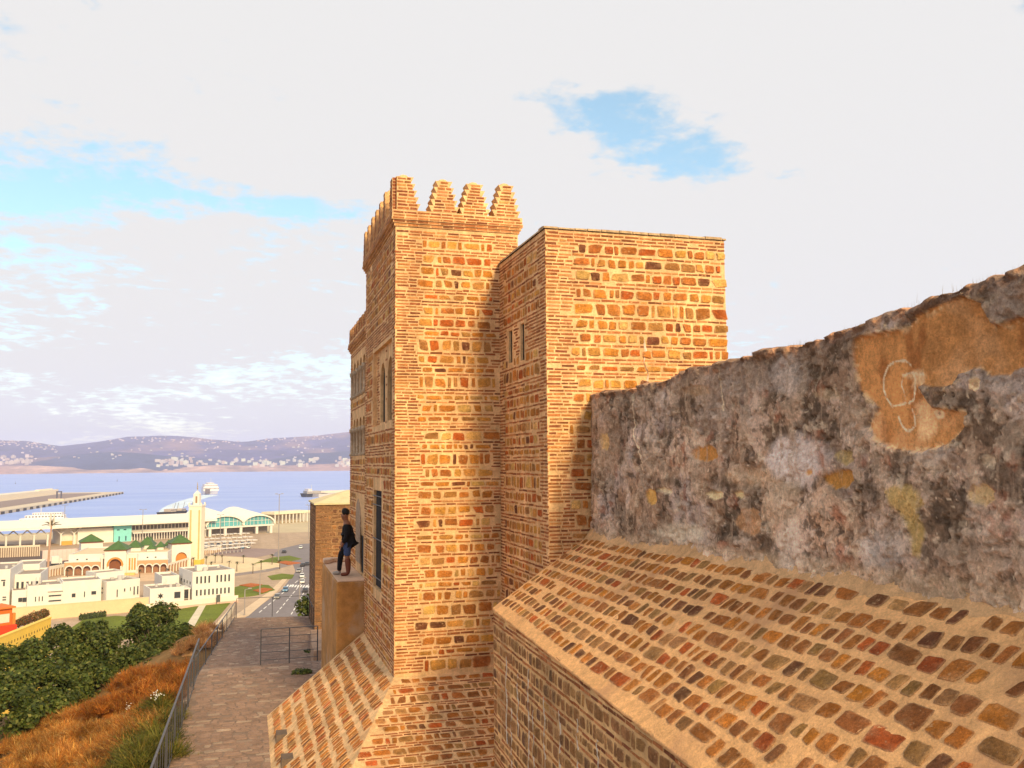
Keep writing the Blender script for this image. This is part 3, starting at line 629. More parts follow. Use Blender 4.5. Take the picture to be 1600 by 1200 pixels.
# ---- rendered pedestal the person stands on
ped = thing('rendered_plinth', 'ochre rendered plinth beside the tower, the one the person stands on', 'plinth', (2.45, 24.5, 42.1))
def rounded(o, w, seg=3):
    md = o.modifiers.new('soft', 'BEVEL'); md.width = w; md.segments = seg; md.limit_method = 'ANGLE'; return o
PX0, PY0, PY1, PZ = 2.09, 22.46, 26.95, 45.14
rounded(MB().box((PX0, PY0, 40.2), (WX0 - 0.004, PY1, PZ - 0.03)).build('body', PLASTER, ped), 0.035)
mb = MB(); mb.prism([(PX0 + .03, PY0 + .03), (WX0 - .006, PY0 + .03), (WX0 - .006, PY1 - .05), (PX0 + .03, PY1 - .05)], PZ - 0.028, PZ); rounded(mb.build('top_screed', PLASTER_TOP, ped), 0.012, 2)
mb = MB(); mb.prism([(PX0 + 0.005, PY1 - 0.6), (PX0 + 0.16, PY1 - 0.55), (PX0 + 0.3, PY1 - 0.16), (WX0 - .006, PY1 - 0.16), (WX0 - .006, PY1 + .0), (PX0 + 0.12, PY1 + .0), (PX0 + .005, PY1 - 0.12)], PZ + .002, PZ + 0.13); rounded(mb.build('rim', PLASTER_TOP, ped), 0.03)

# ---- far brick pier with a hipped cap
pier = thing('capped_brick_pier', 'square brick pier with a pale yellow hipped cap at the end of the walkway', 'pier', (4, 43, 40))
FX0, FX1, FY0, FY1, FZ = 2.98, 6.4, 42.5, 46.5, 46.1
mb = MB(); box_faces(mb, FX0, FX1, FY0, FY1, 37, FZ, ('D',)); mb.build('wall', surf('brown_shade_mortar', (0.25, 0.14, 0.07), 0.95, ((1.5, 0.2), (12, 0.2)), ((20, 0.5),)), pier)  # brown mortar, darkened to stand in for the wing's shade
mb = MB(); mb.prism([(FX0 - .08, FY0 - .08), (FX1 + .08, FY0 - .08), (FX1 + .08, FY1 + .08), (FX0 - .08, FY1 + .08)], FZ + .002, FZ + 0.07)
mb.pyramid(FX0 - .05, FY0 - .05, FX1 + .05, FY1 + .05, FZ + 0.072, FZ + 0.62); mb.build('cap', CAP, pier)
mn = Mason(); DK_SHADE = [((0.20, 0.095, 0.045), 3), ((0.15, 0.07, 0.036), 3), ((0.26, 0.115, 0.045), 2)]  # pier stone and brick colours, with the shade painted in too
masonry(mn, Frame((FX0, FY0, 0), (1, 0, 0), (0, 0, 1), (0, -1, 0)), 2.0, FZ, 0.6, 0, 401, t0=40.5, pal=DK_SHADE, bpal=DK_SHADE, wr=(0.2, 0.5))
masonry(mn, Frame((FX0, FY1, 0), (0, -1, 0), (0, 0, 1), (-1, 0, 0)), 4.0, FZ, 0.4, 0.4, 402, t0=40.5, pal=DK_SHADE, bpal=DK_SHADE, wr=(0.2, 0.5))
mn.finish(pier, 60, 40)

# ---- old rampart: eroded grey plaster over stone
RX = 5.64
def wall_pt(u, v):
    p = hit(u, v, 0, RX); return (p.y, p.z)
topline = [(912, 615), (1000, 600), (1040, 590), (1075, 572), (1140, 560), (1200, 540), (1250, 533), (1300, 518), (1340, 503), (1380, 485), (1410, 478), (1450, 463), (1490, 447), (1540, 430), (1570, 420), (1600, 408)]
ty = [wall_pt(*p) for p in topline]; tY = np.array([p[0] for p in ty])[::-1]; tZ = np.array([p[1] for p in ty])[::-1]
Ys = np.concatenate([np.arange(-4, 4.4, 0.12), np.arange(4.4, 9.0, 0.0105), np.arange(9.0, 14.9, 0.019)]); nR = 190
T = np.linspace(0, 1, nR)
YY, TT = np.meshgrid(Ys, T, indexing='ij')
ztop = np.interp(YY, tY, tZ) + 0.06 * (fbm(YY * 2.2, YY * 0 + 3.3, 5, 8) - 0.5) + 0.03 * (fbm(YY * 11, YY * 0 + 1.3, 3, 9) - 0.5) * 2
zbot = np.interp(YY, [-4, 5.5, 9.2, 14.6], [47.0, 46.95, 46.88, 46.76]) - 0.12
face = np.clip(TT / 0.90, 0, 1); over = np.clip((TT - 0.90) / 0.10, 0, 1)
ZZ = zbot + (ztop - 0.05 - zbot) * face + 0.05 * np.sin(over * math.pi / 2) * 1.0
XX = RX + 0.05 * (1 - np.cos(np.clip(over * 3, 0, 1) * math.pi / 2)) + np.clip(over - 0.33, 0, 1) * 1.6
a = np.clip((YY - 14.05) / 0.75, 0, 1); XX = XX + 0.30 * (1 - np.sqrt(np.clip(1 - a * a, 0, 1)))          # rounded end against the block
batter = (1 - face) ** 2 * -0.04; XX = XX + batter
q1 = fbm(YY * 1.1, ZZ * 1.3, 5, 50); q2 = fbm(YY * 5, ZZ * 5, 5, 60); q3 = fbm(YY * 22, ZZ * 22, 3, 70); q4 = fbm(YY * 2.4 + 9, ZZ * 2.8, 8, 81, 0.72); q5 = fbm(YY * 9 + 3, ZZ * 9, 4, 95, 0.6)
def seg_d(px, py, pts):
    d = np.full(px.shape, 1e9)
    for (x0, y0), (x1, y1) in zip(pts[:-1], pts[1:]):
        dx, dy = x1 - x0, y1 - y0; t = np.clip(((px - x0) * dx + (py - y0) * dy) / (dx * dx + dy * dy + 1e-9), 0, 1)
        d = np.minimum(d, np.hypot(px - x0 - t * dx, py - y0 - t * dy))
    return d
def poly_sd(px, py, pts):
    d = seg_d(px, py, pts + [pts[0]]); ins = np.zeros(px.shape, bool); n = len(pts)
    for i in range(n):
        x0, y0 = pts[i]; x1, y1 = pts[(i+1) % n]
        c = ((y0 > py) != (y1 > py)) & (px < (x1 - x0) * (py - y0) / (y1 - y0 + 1e-12) + x0); ins ^= c
    return np.where(ins, -d, d)
wy = YY + (q2 - 0.5) * 0.10 + (q3 - 0.5) * 0.03; wz = ZZ + (fbm(YY * 6 + 40, ZZ * 6, 5, 64) - 0.5) * 0.10 + (q3 - 0.5) * 0.03
def Zm(pts, ox=1320, oy=440, sc=4.286): return [wall_pt(ox + x / sc, oy + y / sc) for x, y in pts]
def lay(C, col, m): return C * (1 - m[..., None]) + np.array(col) * m[..., None]
def sm(x, a, b): t = np.clip((x - a) / (b - a), 0, 1); return t * t * (3 - 2 * t)
C = np.zeros(YY.shape + (3,)); C[:] = (0.22, 0.155, 0.125)
C = lay(C, (0.34, 0.27, 0.25), sm(q4, 0.47, 0.60)); C = lay(C, (0.085, 0.063, 0.050), sm(fbm(YY * 1.6 + 20, ZZ * 2.4, 8, 33, 0.72), 0.50, 0.58) * 0.85)
C = lay(C, (0.30, 0.20, 0.15), sm(fbm(YY * 1.9 + 2, ZZ * 1.6 + 8, 5, 44), 0.54, 0.66) * 0.7 * sm(ZZ, 48.6, 47.2)); C = lay(C, (0.36, 0.31, 0.33), sm(fbm(YY * 1.3 + 70, ZZ * 1.5, 5, 141), 0.57, 0.68) * 0.75)
C = lay(C, (0.22, 0.10, 0.07), sm(fbm(YY * 3 + 7, ZZ * 4, 4, 222), 0.66, 0.74) * 0.7)
vert = fbm(YY * 9, ZZ * 0.6, 4, 301); C = lay(C, (0.07, 0.052, 0.042), sm(vert, 0.56, 0.68) * sm(ZZ, 47.6, 48.9) * 0.7)
C = lay(C, (0.42, 0.36, 0.31), sm(q5, 0.62, 0.72) * 0.55); C = lay(C, (0.055, 0.042, 0.036), sm(q5, 0.40, 0.30) * 0.75)
# moss dark band half way down and pale foot
band = np.exp(-((ZZ - 47.72 - 0.1 * (q1 - .5)) / 0.10) ** 2); C = lay(C, (0.07, 0.055, 0.045), band * sm(q2, 0.42, 0.58) * 0.7)
C = lay(C, (0.42, 0.33, 0.26), sm(ZZ, zbot + 0.28, zbot + 0.13) * 0.6)
disp = (q1 - 0.5) * 0.10 + (q2 - 0.5) * 0.045 + (q3 - 0.5) * 0.012
# coats of plaster broken away in flakes: crisp steps with rubble showing beneath
coat = fbm(YY * 1.9 + 31, ZZ * 2.1 + 4, 7, 701, 0.6); m1 = sm(coat, 0.475, 0.495); m2 = sm(fbm(YY * 3.1 + 5, ZZ * 3.3, 7, 733, 0.6), 0.535, 0.55)
rub = 1 - np.abs(vnoise(YY * 8 + q2 * 2, ZZ * 10 + q2 * 2, 750) - 0.5) * 2; rub2 = 1 - np.abs(vnoise(YY * 19 + q2 * 3, ZZ * 22, 760) - 0.5) * 2
disp += 0.026 * m1 + 0.016 * m2 + (1 - m1) * ((rub - 0.5) * 0.035 + (rub2 - 0.5) * 0.016) + (fbm(YY * 45, ZZ * 45, 3, 770) - 0.5) * 0.008
C = C * (0.80 + 0.26 * m1 + 0.14 * m2)[..., None]; C = lay(C, (0.36, 0.30, 0.27), m2 * 0.35); C = lay(C, (0.11, 0.082, 0.066), (1 - m1) * sm(rub, 0.35, 0.1) * 0.6)
pit = sm(vnoise(YY * 34, ZZ * 34, 790), 0.88, 0.95) * (1 - flat_0 if False else 1); C = lay(C, (0.07, 0.055, 0.05), pit * 0.55); disp -= pit * 0.012
fleck = sm(vnoise(YY * 27 + 9, ZZ * 30, 795), 0.90, 0.96); C = lay(C, (0.55, 0.48, 0.41), fleck * 0.6)
flat = np.zeros(YY.shape)
def patch(pts, col, soft=0.03, amt=1.0, rec=0.0):
    global C, flat
    m = sm(poly_sd(wy, wz, pts), soft, -soft) * amt; C = lay(C, col, m); return m
def ell(u, v, ru, rv, n=14): return [wall_pt(u + ru * math.cos(2*math.pi*i/n) * (0.85 + 0.3 * ((i * 37) % 10) / 10), v + rv * math.sin(2*math.pi*i/n) * (0.85 + 0.3 * ((i * 53) % 10) / 10)) for i in range(n)]
for (u, v, ru, rv, col, am) in [(1248, 718, 42, 40, (0.44, 0.40, 0.43), 0.9), (1068, 832, 38, 15, (0.46, 0.42, 0.38), 0.85), (955, 690, 20, 50, (0.30, 0.22, 0.18), 0.5), (1160, 590, 60, 30, (0.33, 0.28, 0.28), 0.6), (1235, 580, 30, 35, (0.40, 0.36, 0.38), 0.6),
        (1230, 800, 30, 60, (0.36, 0.29, 0.24), 0.5), (1240, 850, 20, 45, (0.42, 0.37, 0.36), 0.6), (1390, 860, 40, 30, (0.38, 0.35, 0.37), 0.6), (1010, 560, 30, 25, (0.30, 0.24, 0.2), 0.5), (1180, 745, 40, 14, (0.40, 0.30, 0.23), 0.7), (1460, 690, 40, 40, (0.30, 0.26, 0.26), .6), (1570, 560, 40, 60, (0.27, 0.23, .23), .6), (1120, 640, 30, 40, (.29, .24, .23), .5)]:
    patch(ell(u, v, ru, rv), col, 0.07, am)
for (u, v, ru, rv, col, am) in [(1105, 708, 20, 13, (0.30, 0.15, 0.05), 0.95), (1318, 746, 22, 14, (0.31, 0.16, 0.045), 0.95), (1322, 712, 16, 12, (0.31, 0.24, 0.12), 0.8), (1024, 776, 9, 14, (0.50, 0.31, 0.10), 0.85), (1045, 766, 12, 5, (0.52, 0.46, 0.36), 0.8), (946, 690, 8, 14, (0.46, 0.33, 0.17), 0.8), (1122, 772, 12, 6, (0.55, 0.47, 0.32), 0.85), (1160, 772, 8, 5, (0.5, 0.42, 0.26), 0.8),
        (1174, 814, 20, 22, (0.36, 0.21, 0.12), 0.6), (1098, 690, 6, 8, (0.5, 0.4, 0.36), 0.6), (1295, 615, 22, 10, (0.38, 0.30, 0.22), 0.4), (1545, 775, 24, 16, (0.44, 0.34, 0.20), 0.75), (1555, 720, 10, 10, (0.45, 0.39, 0.33), 0.7), (1090, 610, 22, 8, (0.36, 0.25, 0.17), 0.6), (1270, 738, 5, 5, (0.48, 0.26, .07), .8)]:
    m = patch(ell(u, v, ru, rv), col, 0.015, am); flat = np.maximum(flat, m * 0.6)
m = patch([wall_pt(*p) for p in [(1385, 765), (1430, 758), (1450, 780), (1440, 800), (1452, 830), (1448, 868), (1438, 868), (1430, 830), (1415, 805), (1395, 790)]], (0.34, 0.25, 0.105), 0.03, 0.85)
big = Zm([(60, 380), (290, 340), (420, 300), (480, 230), (640, 150), (800, 100), (930, 150), (1000, 290), (1200, 240), (1400, 190), (1400, 520), (1200, 570), (1080, 630), (980, 640), (900, 570), (770, 620), (740, 700), (600, 710), (520, 690), (500, 720), (560, 800), (600, 850), (820, 880), (820, 980), (700, 1090), (510, 1140), (370, 1130), (200, 1060), (160, 950), (240, 850), (110, 740), (70, 560)])
mbig = sm(poly_sd(YY + (q2 - .5) * .05 + (q3 - .5) * .02, ZZ + (q3 - .5) * .03 + (q5 - .5) * .03, big), 0.012, -0.012)
oc = np.array((0.36, 0.185, 0.08)) * (0.75 + 0.5 * fbm(YY * 7, ZZ * 0.9, 5, 401))[..., None]
oc = lay(oc, (0.40, 0.235, 0.13), sm(fbm(YY * 1.5, ZZ * 1.5 + 3, 4, 410), 0.5, 0.64) * 0.8); oc = lay(oc, (0.22, 0.085, 0.032), sm(fbm(YY * 5, ZZ * 2 + 3, 5, 420), 0.56, 0.7) * 0.7)
C = C * (1 - mbig[..., None]) + oc * mbig[..., None]; flat = np.maximum(flat, mbig)
edge = np.exp(-(poly_sd(wy, wz, big) / 0.03) ** 2); C = lay(C, (0.55, 0.42, 0.28), edge * sm(q3, 0.5, 0.6) * 0.6)
pale = patch(Zm([(380, 620), (440, 590), (510, 570), (530, 640), (520, 700), (440, 700), (460, 640)]), (0.56, 0.42, 0.28), 0.03, 0.7)
pale = patch(Zm([(470, 820), (560, 800), (580, 900), (620, 980), (560, 1080), (490, 1060), (480, 940)]), (0.58, 0.42, 0.27), 0.05, 0.7)
for pts, wd in [([(432, 560), (395, 530), (330, 532), (280, 565), (250, 640), (248, 720), (270, 780), (305, 835), (400, 815)], 0.013), ([(445, 610), (462, 650), (458, 720), (452, 790), (420, 812)], 0.012), ([(380, 640), (365, 690), (385, 740), (400, 790)], 0.008), ([(350, 905), (375, 965), (405, 998), (440, 998), (465, 960), (460, 900), (445, 860)], 0.014), ([(380, 630), (430, 610), (515, 620)], 0.016)]:
    d = seg_d(YY, ZZ, Zm(pts)); C = lay(C, (0.48, 0.42, 0.34), sm(d + (q3 - .5) * 0.012, wd, wd * 0.35) * sm(fbm(YY * 40, ZZ * 40, 2, 7), 0.2, 0.45))
for (u, v, r) in [(1525, 603, 12), (1465, 648, 13)]:
    c = wall_pt(u, v); d = np.hypot(wy - c[0], wz - c[1]); rr = r / 1400 * 7; C = lay(C, (0.55, 0.44, 0.32), sm(d, rr, rr * 0.7) * 0.9); C = lay(C, (0.3, 0.22, 0.16), sm(d, rr * .45, rr * .2) * .8)
for pts in ([(990, 604), (993, 640), (995, 680), (1003, 700), (1010, 740)], [(1126, 566), (1125, 600), (1129, 640)]):
    d = seg_d(wy, wz, [wall_pt(*p) for p in pts]); C = lay(C, (0.58, 0.52, 0.44), sm(d, 0.022, 0.006) * 0.85)
C = lay(C, (0.10, 0.072, 0.056), sm(ztop - ZZ, 0.85, 0.1) * 0.5 * (1 - mbig) * sm(fbm(YY * 2.2, ZZ * 1.1, 5, 911), 0.35, 0.6))
C = lay(C, (0.30, 0.235, 0.20), sm(fbm(YY * 14, ZZ * 1.0, 4, 921), 0.60, 0.70) * 0.5 * (1 - mbig))
# rim of broken stones along the top
rim = sm(ztop - ZZ, 0.20, 0.05) * (1 - mbig); C = lay(C, (0.13, 0.085, 0.070), rim * 0.75); C = lay(C, (0.34, 0.20, 0.14), rim * sm(q5, 0.56, 0.66))
lump = np.abs(vnoise(YY * 5.5, ZZ * 7, 500) - 0.5) * 2
disp = disp * (1 - flat * 0.85) - 0.022 * flat + rim * (lump - 0.4) * 0.10
fade = 1 - np.clip(over * 2, 0, 1)
XX = XX - disp * (0.3 + 0.7 * fade); ZZ = ZZ + (1 - fade) * (q2 - 0.5) * 0.10
C *= (0.82 + 0.36 * fbm(YY * 30, ZZ * 30, 3, 611))[..., None]
rampart = grid_mesh('old_rampart_wall', np.stack([XX, YY, ZZ], -1), np.clip(C, 0.01, 0.9) * np.array((2.22, 2.02, 1.66)) * (0.62 + 0.76 * fbm(YY * 0.9 + 60, ZZ * 1.1, 4, 901))[..., None], OLDWALL)
tag(rampart, 'crumbling grey plastered rampart wall with a chalk loop drawn on an orange patch', 'wall')
# dry tufts on the rampart top
rng = random.Random(8)
for i, (u, w) in enumerate([(1570, 30), (1440, 16), (1168, 12), (1100, 10), (1240, 12), (1330, 12)]):
    y0 = np.interp(u, [912, 1000, 1140, 1200, 1300, 1450, 1600], [14.77, 12.39, 9.74, 8.89, 7.72, 6.37, 5.35]); m = MB(); z0 = float(np.interp(y0, tY, tZ))
    for k in range(w * 3):
        x = RX + rng.uniform(0.05, 0.25); y = y0 + rng.gauss(0, 0.012 * w); h = rng.uniform(0.0, 0.05); l = rng.uniform(-.04, .04); wd = 0.002
        m.add([(x, y - wd, z0 - 0.06), (x, y + wd, z0 - 0.06), (x + l * .4, y + l, z0 + h)], [(0, 1, 2)], (0.40, 0.28, 0.12))
    tag(stuff(m.build('dry_grass_tuft', DRY)), ['wispy dry tuft on the highest right end of the rampart top', 'dry tuft on the rampart top above the arched top of the orange patch', 'dry tuft on the rampart top just beyond the stone block', 'dry tuft on the rampart top under the right edge of the stone block', 'dry tuft midway along the rampart top', 'dry tuft on the rampart top above the left end of the orange patch'][i], 'grass tuft', 'dry tufts on the rampart top')

# ---- stone apron sloping down from the rampart, with the wall beneath it
but = thing('stone_apron', 'sloping apron of flat orange stones in mortar under the old rampart', 'buttress', (4.7, 9, 44))
EX0, EZ0, EX1, EZ1 = 3.9, 45.60, 3.58, 45.42      # eave at the far and the near end
YN = -1.0; YFAR = BY0 - 0.004
kx = (EX1 - EX0) / (YFAR - 6.0); ex = lambda y: EX0 + kx * (YFAR - y); ez = lambda y: EZ0 + (EZ1 - EZ0) / (YFAR - 6.0) * (YFAR - y)
UX = 5.80; uz = lambda y: 46.86 + (14.5 - y) * 0.017
nY = 620; nS = 70; P = np.zeros((nY, nS, 3)); yv = np.linspace(YN, YFAR, nY)
for i, y in enumerate(yv):
    for j in range(nS):
        t = j / (nS - 1); P[i, j] = (ex(y) * (1 - t) + UX * t, y, ez(y) * (1 - t) + uz(y) * t)
bz = (fbm(P[..., 1] * 4, P[..., 0] * 4, 4, 71) - 0.5) * 0.014 + (fbm(P[..., 1] * 14, P[..., 0] * 14, 3, 72) - 0.5) * 0.010; P[..., 2] += bz
SLOPEM = surf('apron_mortar', (0.86, 0.475, 0.205), 0.95, ((0.7, 0.14), (8, 0.20), (36, 0.20), (140, 0.20)), ((14, 0.9), (55, 1.0)), 0.15, tint=((0.60, 0.32, 0.16), 0.9, 0.54, 0.7))
sl = grid_mesh('mortar_bed', P[::-1], np.zeros(P.shape) + 0.5, SLOPEM); sl.parent = but; sl.matrix_parent_inverse = Matrix.Translation(-but.location)
mb = MB(); DZ = 38.0
for i in range(24):
    ya, yb = YN + (YFAR - YN) * i / 24, YN + (YFAR - YN) * (i + 1) / 24; o = 0.012
    mb.add([(ex(yb) + o, yb, DZ), (ex(ya) + o, ya, DZ), (ex(ya) + o, ya, ez(ya) + .004), (ex(yb) + o, yb, ez(yb) + .004)], [(0, 1, 2, 3)])
y = YFAR; mb.add([(ex(y) + .012, y, DZ), (ex(y) + .012, y, ez(y)), (BX0 + .0, y, ez(y) + (BX0 - ex(y)) / (UX - ex(y)) * (uz(y) - ez(y)) - .01), (BX0, y, DZ)], [(0, 1, 2, 3)])
mb.build('retaining_wall', surf('stained_mortar', (0.70, 0.44, 0.20), 0.95, ((1.1, 0.25), (8, 0.2), (50, 0.15)), ((16, 0.55), (80, 0.5)), 0.15, tint=((0.44, 0.27, 0.13), 1.2, 0.5, 0.66)), but)
# mortar fillet where the apron meets the rampart
nf = 420; yf = np.linspace(YN, YFAR - .02, nf); Pf = np.zeros((nf, 9, 3))
for i, y in enumerate(yf):
    for j in range(9):
        q = j / 8; x = RX - 0.16 + 0.19 * q; tt = (x - ex(y)) / (UX - ex(y)); z = ez(y) * (1 - tt) + uz(y) * tt
        Pf[i, j] = (x, y, z + 0.004 + 0.13 * q ** 2.2 - (0.02 if j == 0 else 0))
Pf[:, 1:, 2] += (fbm(Pf[:, 1:, 1] * 7, Pf[:, 1:, 0] * 7, 4, 88) - 0.5) * 0.05
Pf[:, 0, 0] += (fbm(yf * 5, yf * 0 + 2, 4, 89) - 0.5) * 0.14; Pf[:, 1, 0] += (fbm(yf * 5, yf * 0 + 2, 4, 89) - 0.5) * 0.09
ff = grid_mesh('mortar_fillet', Pf[::-1], np.zeros(Pf.shape) + 0.5, surf('fillet_mortar', (0.72, 0.43, 0.21), 0.95, ((1.5, 0.2), (9, 0.25), (60, 0.2)), ((16, 0.9), (70, 0.9)), 0.15)); ff.parent = but; ff.matrix_parent_inverse = Matrix.Translation(-but.location)
# eave lip
mb = MB(); mb.tube([(ex(y) + .01, y, ez(y) - .015) for y in np.linspace(YN, YFAR - .01, 90)], [0.022 + 0.008 * math.sin(i * 2.7) * math.sin(i * 0.9) for i in range(90)], 8); mb.build('eave_lip', SLOPEM, but, True)
mn = Mason()
yF, yNn = YFAR, 2.6
S0 = Vector((ex(yF), yF, ez(yF))); S1 = Vector((ex(yNn), yNn, ez(yNn))); Tv = Vector((UX - ex(9), 0, uz(9) - ez(9))); Sv = (S1 - S0).normalized()
Nv = Sv.cross(Tv).normalized(); Tv = Nv.cross(Sv).normalized(); hS = (UX - ex(9)) / Tv.x
class SlopeFrame(Frame):
    def p(s, a, b, d=0.0):
        y = yF + Sv.y * a; t = b / hS; return Vector((ex(y) * (1 - t) + UX * t, y, ez(y) * (1 - t) + uz(y) * t)) + s.N * d
frS = SlopeFrame(S0, Sv, Tv, Nv)
apron(mn, frS, (S1 - S0).length, hS - 0.18, 0.236, 0.178, (0.11, 0.22), 501, keep=lambda s, t: s > 0.1, gap=(0.028, 0.05), d=(0.006, 0.016), skew=0.05, big=0.1, k=(11, 12, 14))
frV = Frame((ex(yF) + 0.012, yF, 0), (S1.x - S0.x, S1.y - S0.y, 0), (0, 0, 1), Vector((0, 0, 1)).cross(Vector((S1.x - S0.x, S1.y - S0.y, 0))) * -1)
if frV.N.x > 0: frV.N = -frV.N
masonry(mn, frV, 9.5, 45.57, 0, 0, 502, t0=42.4, wr=(0.11, 0.28), pal=[((0.36, 0.17, 0.06), 3), ((0.28, 0.13, 0.05), 3), ((0.42, 0.22, 0.085), 2), ((0.18, 0.09, 0.045), 1)], keep=lambda s, t: t < ez(yF - s) - 0.045)
mn.finish(but, 300, 90)
rng = random.Random(77)
for i, (s, z, L, w) in enumerate([(0.9, 45.0, 1.3, 0.05), (1.6, 44.9, 0.9, 0.03), (2.2, 45.1, 2.2, 0.075), (2.45, 44.6, 1.0, 0.03), (3.0, 44.9, 1.2, 0.03), (3.7, 44.9, 1.5, 0.06), (1.2, 44.3, 0.9, 0.04), (4.4, 45.0, 0.8, 0.05), (5.1, 45.0, 0.6, 0.05)]):
    streak(frV, [(s + 0.03 * math.sin(k * 0.7 + i) + rng.uniform(-.018, .018), z - L * k / 21) for k in range(22)], w * 0.62, but, seed=i + 10, d=0.0165)
# ================================================================== WALKWAY, RAILINGS
ZW, ZL = 42.1, 40.4
jog = G(308, 1054, ZW); near_end = G(262, 1200, ZW)
dirL = (jog - near_end); ext = near_end - dirL * 1.0
up_poly = [(ext.x, ext.y), (4.2, ext.y), (4.2, 28.2), (jog.x + 0.1, 28.0), (jog.x, jog.y)]
def slab(name, poly, z, label, th=0.35):
    mb = MB(); mb.prism(poly, z - th, z); o = mb.build(name, PAVEJ); struct(o); o['label'] = label; return o
upper = slab('upper_walkway', up_poly, ZW, 'paved walkway under the tower', 2.2)
l0 = G(310, 1052, ZL); l1 = G(366, 966, ZL); l2 = G(497, 962, ZL)
dl_ = (l1 - l0).normalized(); ls = l0 - dl_ * 5.4
low_poly = [(ls.x, ls.y), (4.4, ls.y), (4.4, l2.y), (l2.x, l2.y), (l1.x, l1.y)]
lower = slab('lower_walkway', low_poly, ZL, 'lower paved terrace at the end of the walkway', 0.5)
def paving(o, poly, z, seed, clipx):
    rng = random.Random(seed); m = MB(); xs_ = [p[0] for p in poly]; ys_ = [p[1] for p in poly]; y = min(ys_) + 0.05
    pts = poly
    def inside(x, yy):
        c = False
        for i in range(len(pts)):
            x0, y0 = pts[i]; x1, y1 = pts[(i+1) % len(pts)]
            if (y0 > yy) != (y1 > yy) and x < (x1 - x0) * (yy - y0) / (y1 - y0) + x0: c = not c
        return c
    while y < max(ys_) - 0.1:
        hgt = rng.uniform(0.13, 0.22); x = min(xs_) + rng.uniform(0, 0.2)
        while x < clipx:
            L = rng.uniform(0.14, 0.38)
            if inside(x + 0.02, y) and inside(x + L - .02, y + hgt) and rng.random() > 0.05:
                k = rng.uniform(0.88, 1.1); col = (0.27 * k, 0.175 * k, 0.13 * k) if rng.random() < 0.88 else (0.34 * k, 0.25 * k, 0.19 * k)
                q = blob(x + L / 2, y + hgt / 2, L - 0.02, hgt - 0.02, rng, k=8); t = rng.uniform(0.003, 0.009)
                vs = [(a, b, z - 0.005) for a, b in q] + [(a, b, z + t + rng.uniform(-.003, .003)) for a, b in q]; n = len(q)
                m.add(vs, [(i, (i+1) % n, n + (i+1) % n, n + i) for i in range(n)] + [tuple(range(n, 2*n))], col)
            x += L
        y += hgt
    stuff(m.build('paving_stones', PAVE, o))
paving(upper, up_poly, ZW, 5, 2.9); paving(lower, low_poly, ZL, 6, 4.0)
# low stone ramp wall and steps by the far pier
ramp = thing('stepped_stone_wall', 'low stone wall stepping up beside the lower terrace near the far pier', 'wall', (2.9, 36, ZL))
for i in range(5):
    y0 = 33.4 + i * 1.6; mb = MB(); mb.col = (0.34, 0.22, 0.15); mb.box((2.32 + i * 0.10, y0, ZL - .1), (4.3, y0 + 1.59, ZL + 0.95 - i * 0.17)); rounded(mb.build('step_block', PAVE, ramp), 0.03, 2)
def railing(name, label, pts, h, spacing, post_every, bars='v', nb=3, group='iron railings of the walkway'):
    th = thing(name, label, 'railing', pts[0], group)
    for seg in range(len(pts) - 1):
        a = Vector(pts[seg]); b = Vector(pts[seg + 1]); L = (b - a).length; d = (b - a) / L; up = Vector((0, 0, 1)); sd_ = d.cross(up).normalized()
        mb = MB(); vs = []
        for p in (a + up * h, b + up * h):
            for sx, sz in ((-.02, 0), (.02, 0), (.02, .022), (-.02, .022)): vs.append(p + sd_ * sx + up * sz)
        mb.add(vs, [(0,1,5,4),(1,2,6,5),(2,3,7,6),(3,0,4,7),(0,3,2,1),(4,5,6,7)]); mb.build('handrail', RAILTOP, th)
        n = max(1, round(L / post_every))
        for i in range(n + 1):
            p = a + d * (L * i / n); MB().tube([p, p + up * h], 0.022, 4).build('post', RAIL, th)
        if bars == 'v':
            k = int(L / spacing); me = None
            for i in range(1, k):
                p = a + d * (L * i / k); o = None
                if me is None: o = MB().tube([p + up * 0.08, p + up * h], 0.010, 4).build('baluster', RAIL, th); me = (o, p)
                else:
                    o = me[0].copy(); COL.objects.link(o); o.parent = th; o.matrix_parent_inverse = me[0].matrix_parent_inverse.copy(); o.location = p - me[1]
            MB().tube([a + up * 0.08, b + up * 0.08], 0.014, 4).build('bottom_rail', RAIL, th)
        else:
            for i in range(nb):
                z = h * (i + 0.6) / (nb + 0.6); MB().tube([a + up * z, b + up * z], 0.009, 5).build('rail_wire', RAIL, th)
    return th
rj = Vector((jog.x + 0.03, jog.y, ZW)); re = Vector((near_end.x + 0.03, near_end.y, ZW)); rs = rj + (re - rj) * 1.75
railing('railing', 'long black railing nearest the dry bushes, along the near stretch of walkway', [rs, rj], 0.98, 0.42, 1.7)
railing('railing', 'second black railing running on beyond the step towards the far corner', [tuple(l0 + Vector((0.04, 0, 0)) - dl_ * 2), tuple(l1 + Vector((0.04, 0, 0)))], 0.80, 0.42, 1.7)
mid = G(436, 964, ZL); m2 = G(478, 955, ZL)
railing('railing', 'black railing closing the far end of the lower terrace above the road', [tuple(l1 + Vector((0.1, 0, 0))), (m2.x, m2.y - 1.2, ZL), (FX0 - 0.03, FY0 + 0.6, ZL)], 0.95, 0.5, 1.5, 'h', 0)
a_ = G(407, 1037, ZW); b_ = G(500, 1031, ZW)
railing('railing', 'low black guard rail with thin wires between the walkway and the plinth', [(a_.x, 28.05, ZW), (PX0 - 0.03, 28.05, ZW)], 1.02, 0.5, 0.95, 'h', 4)

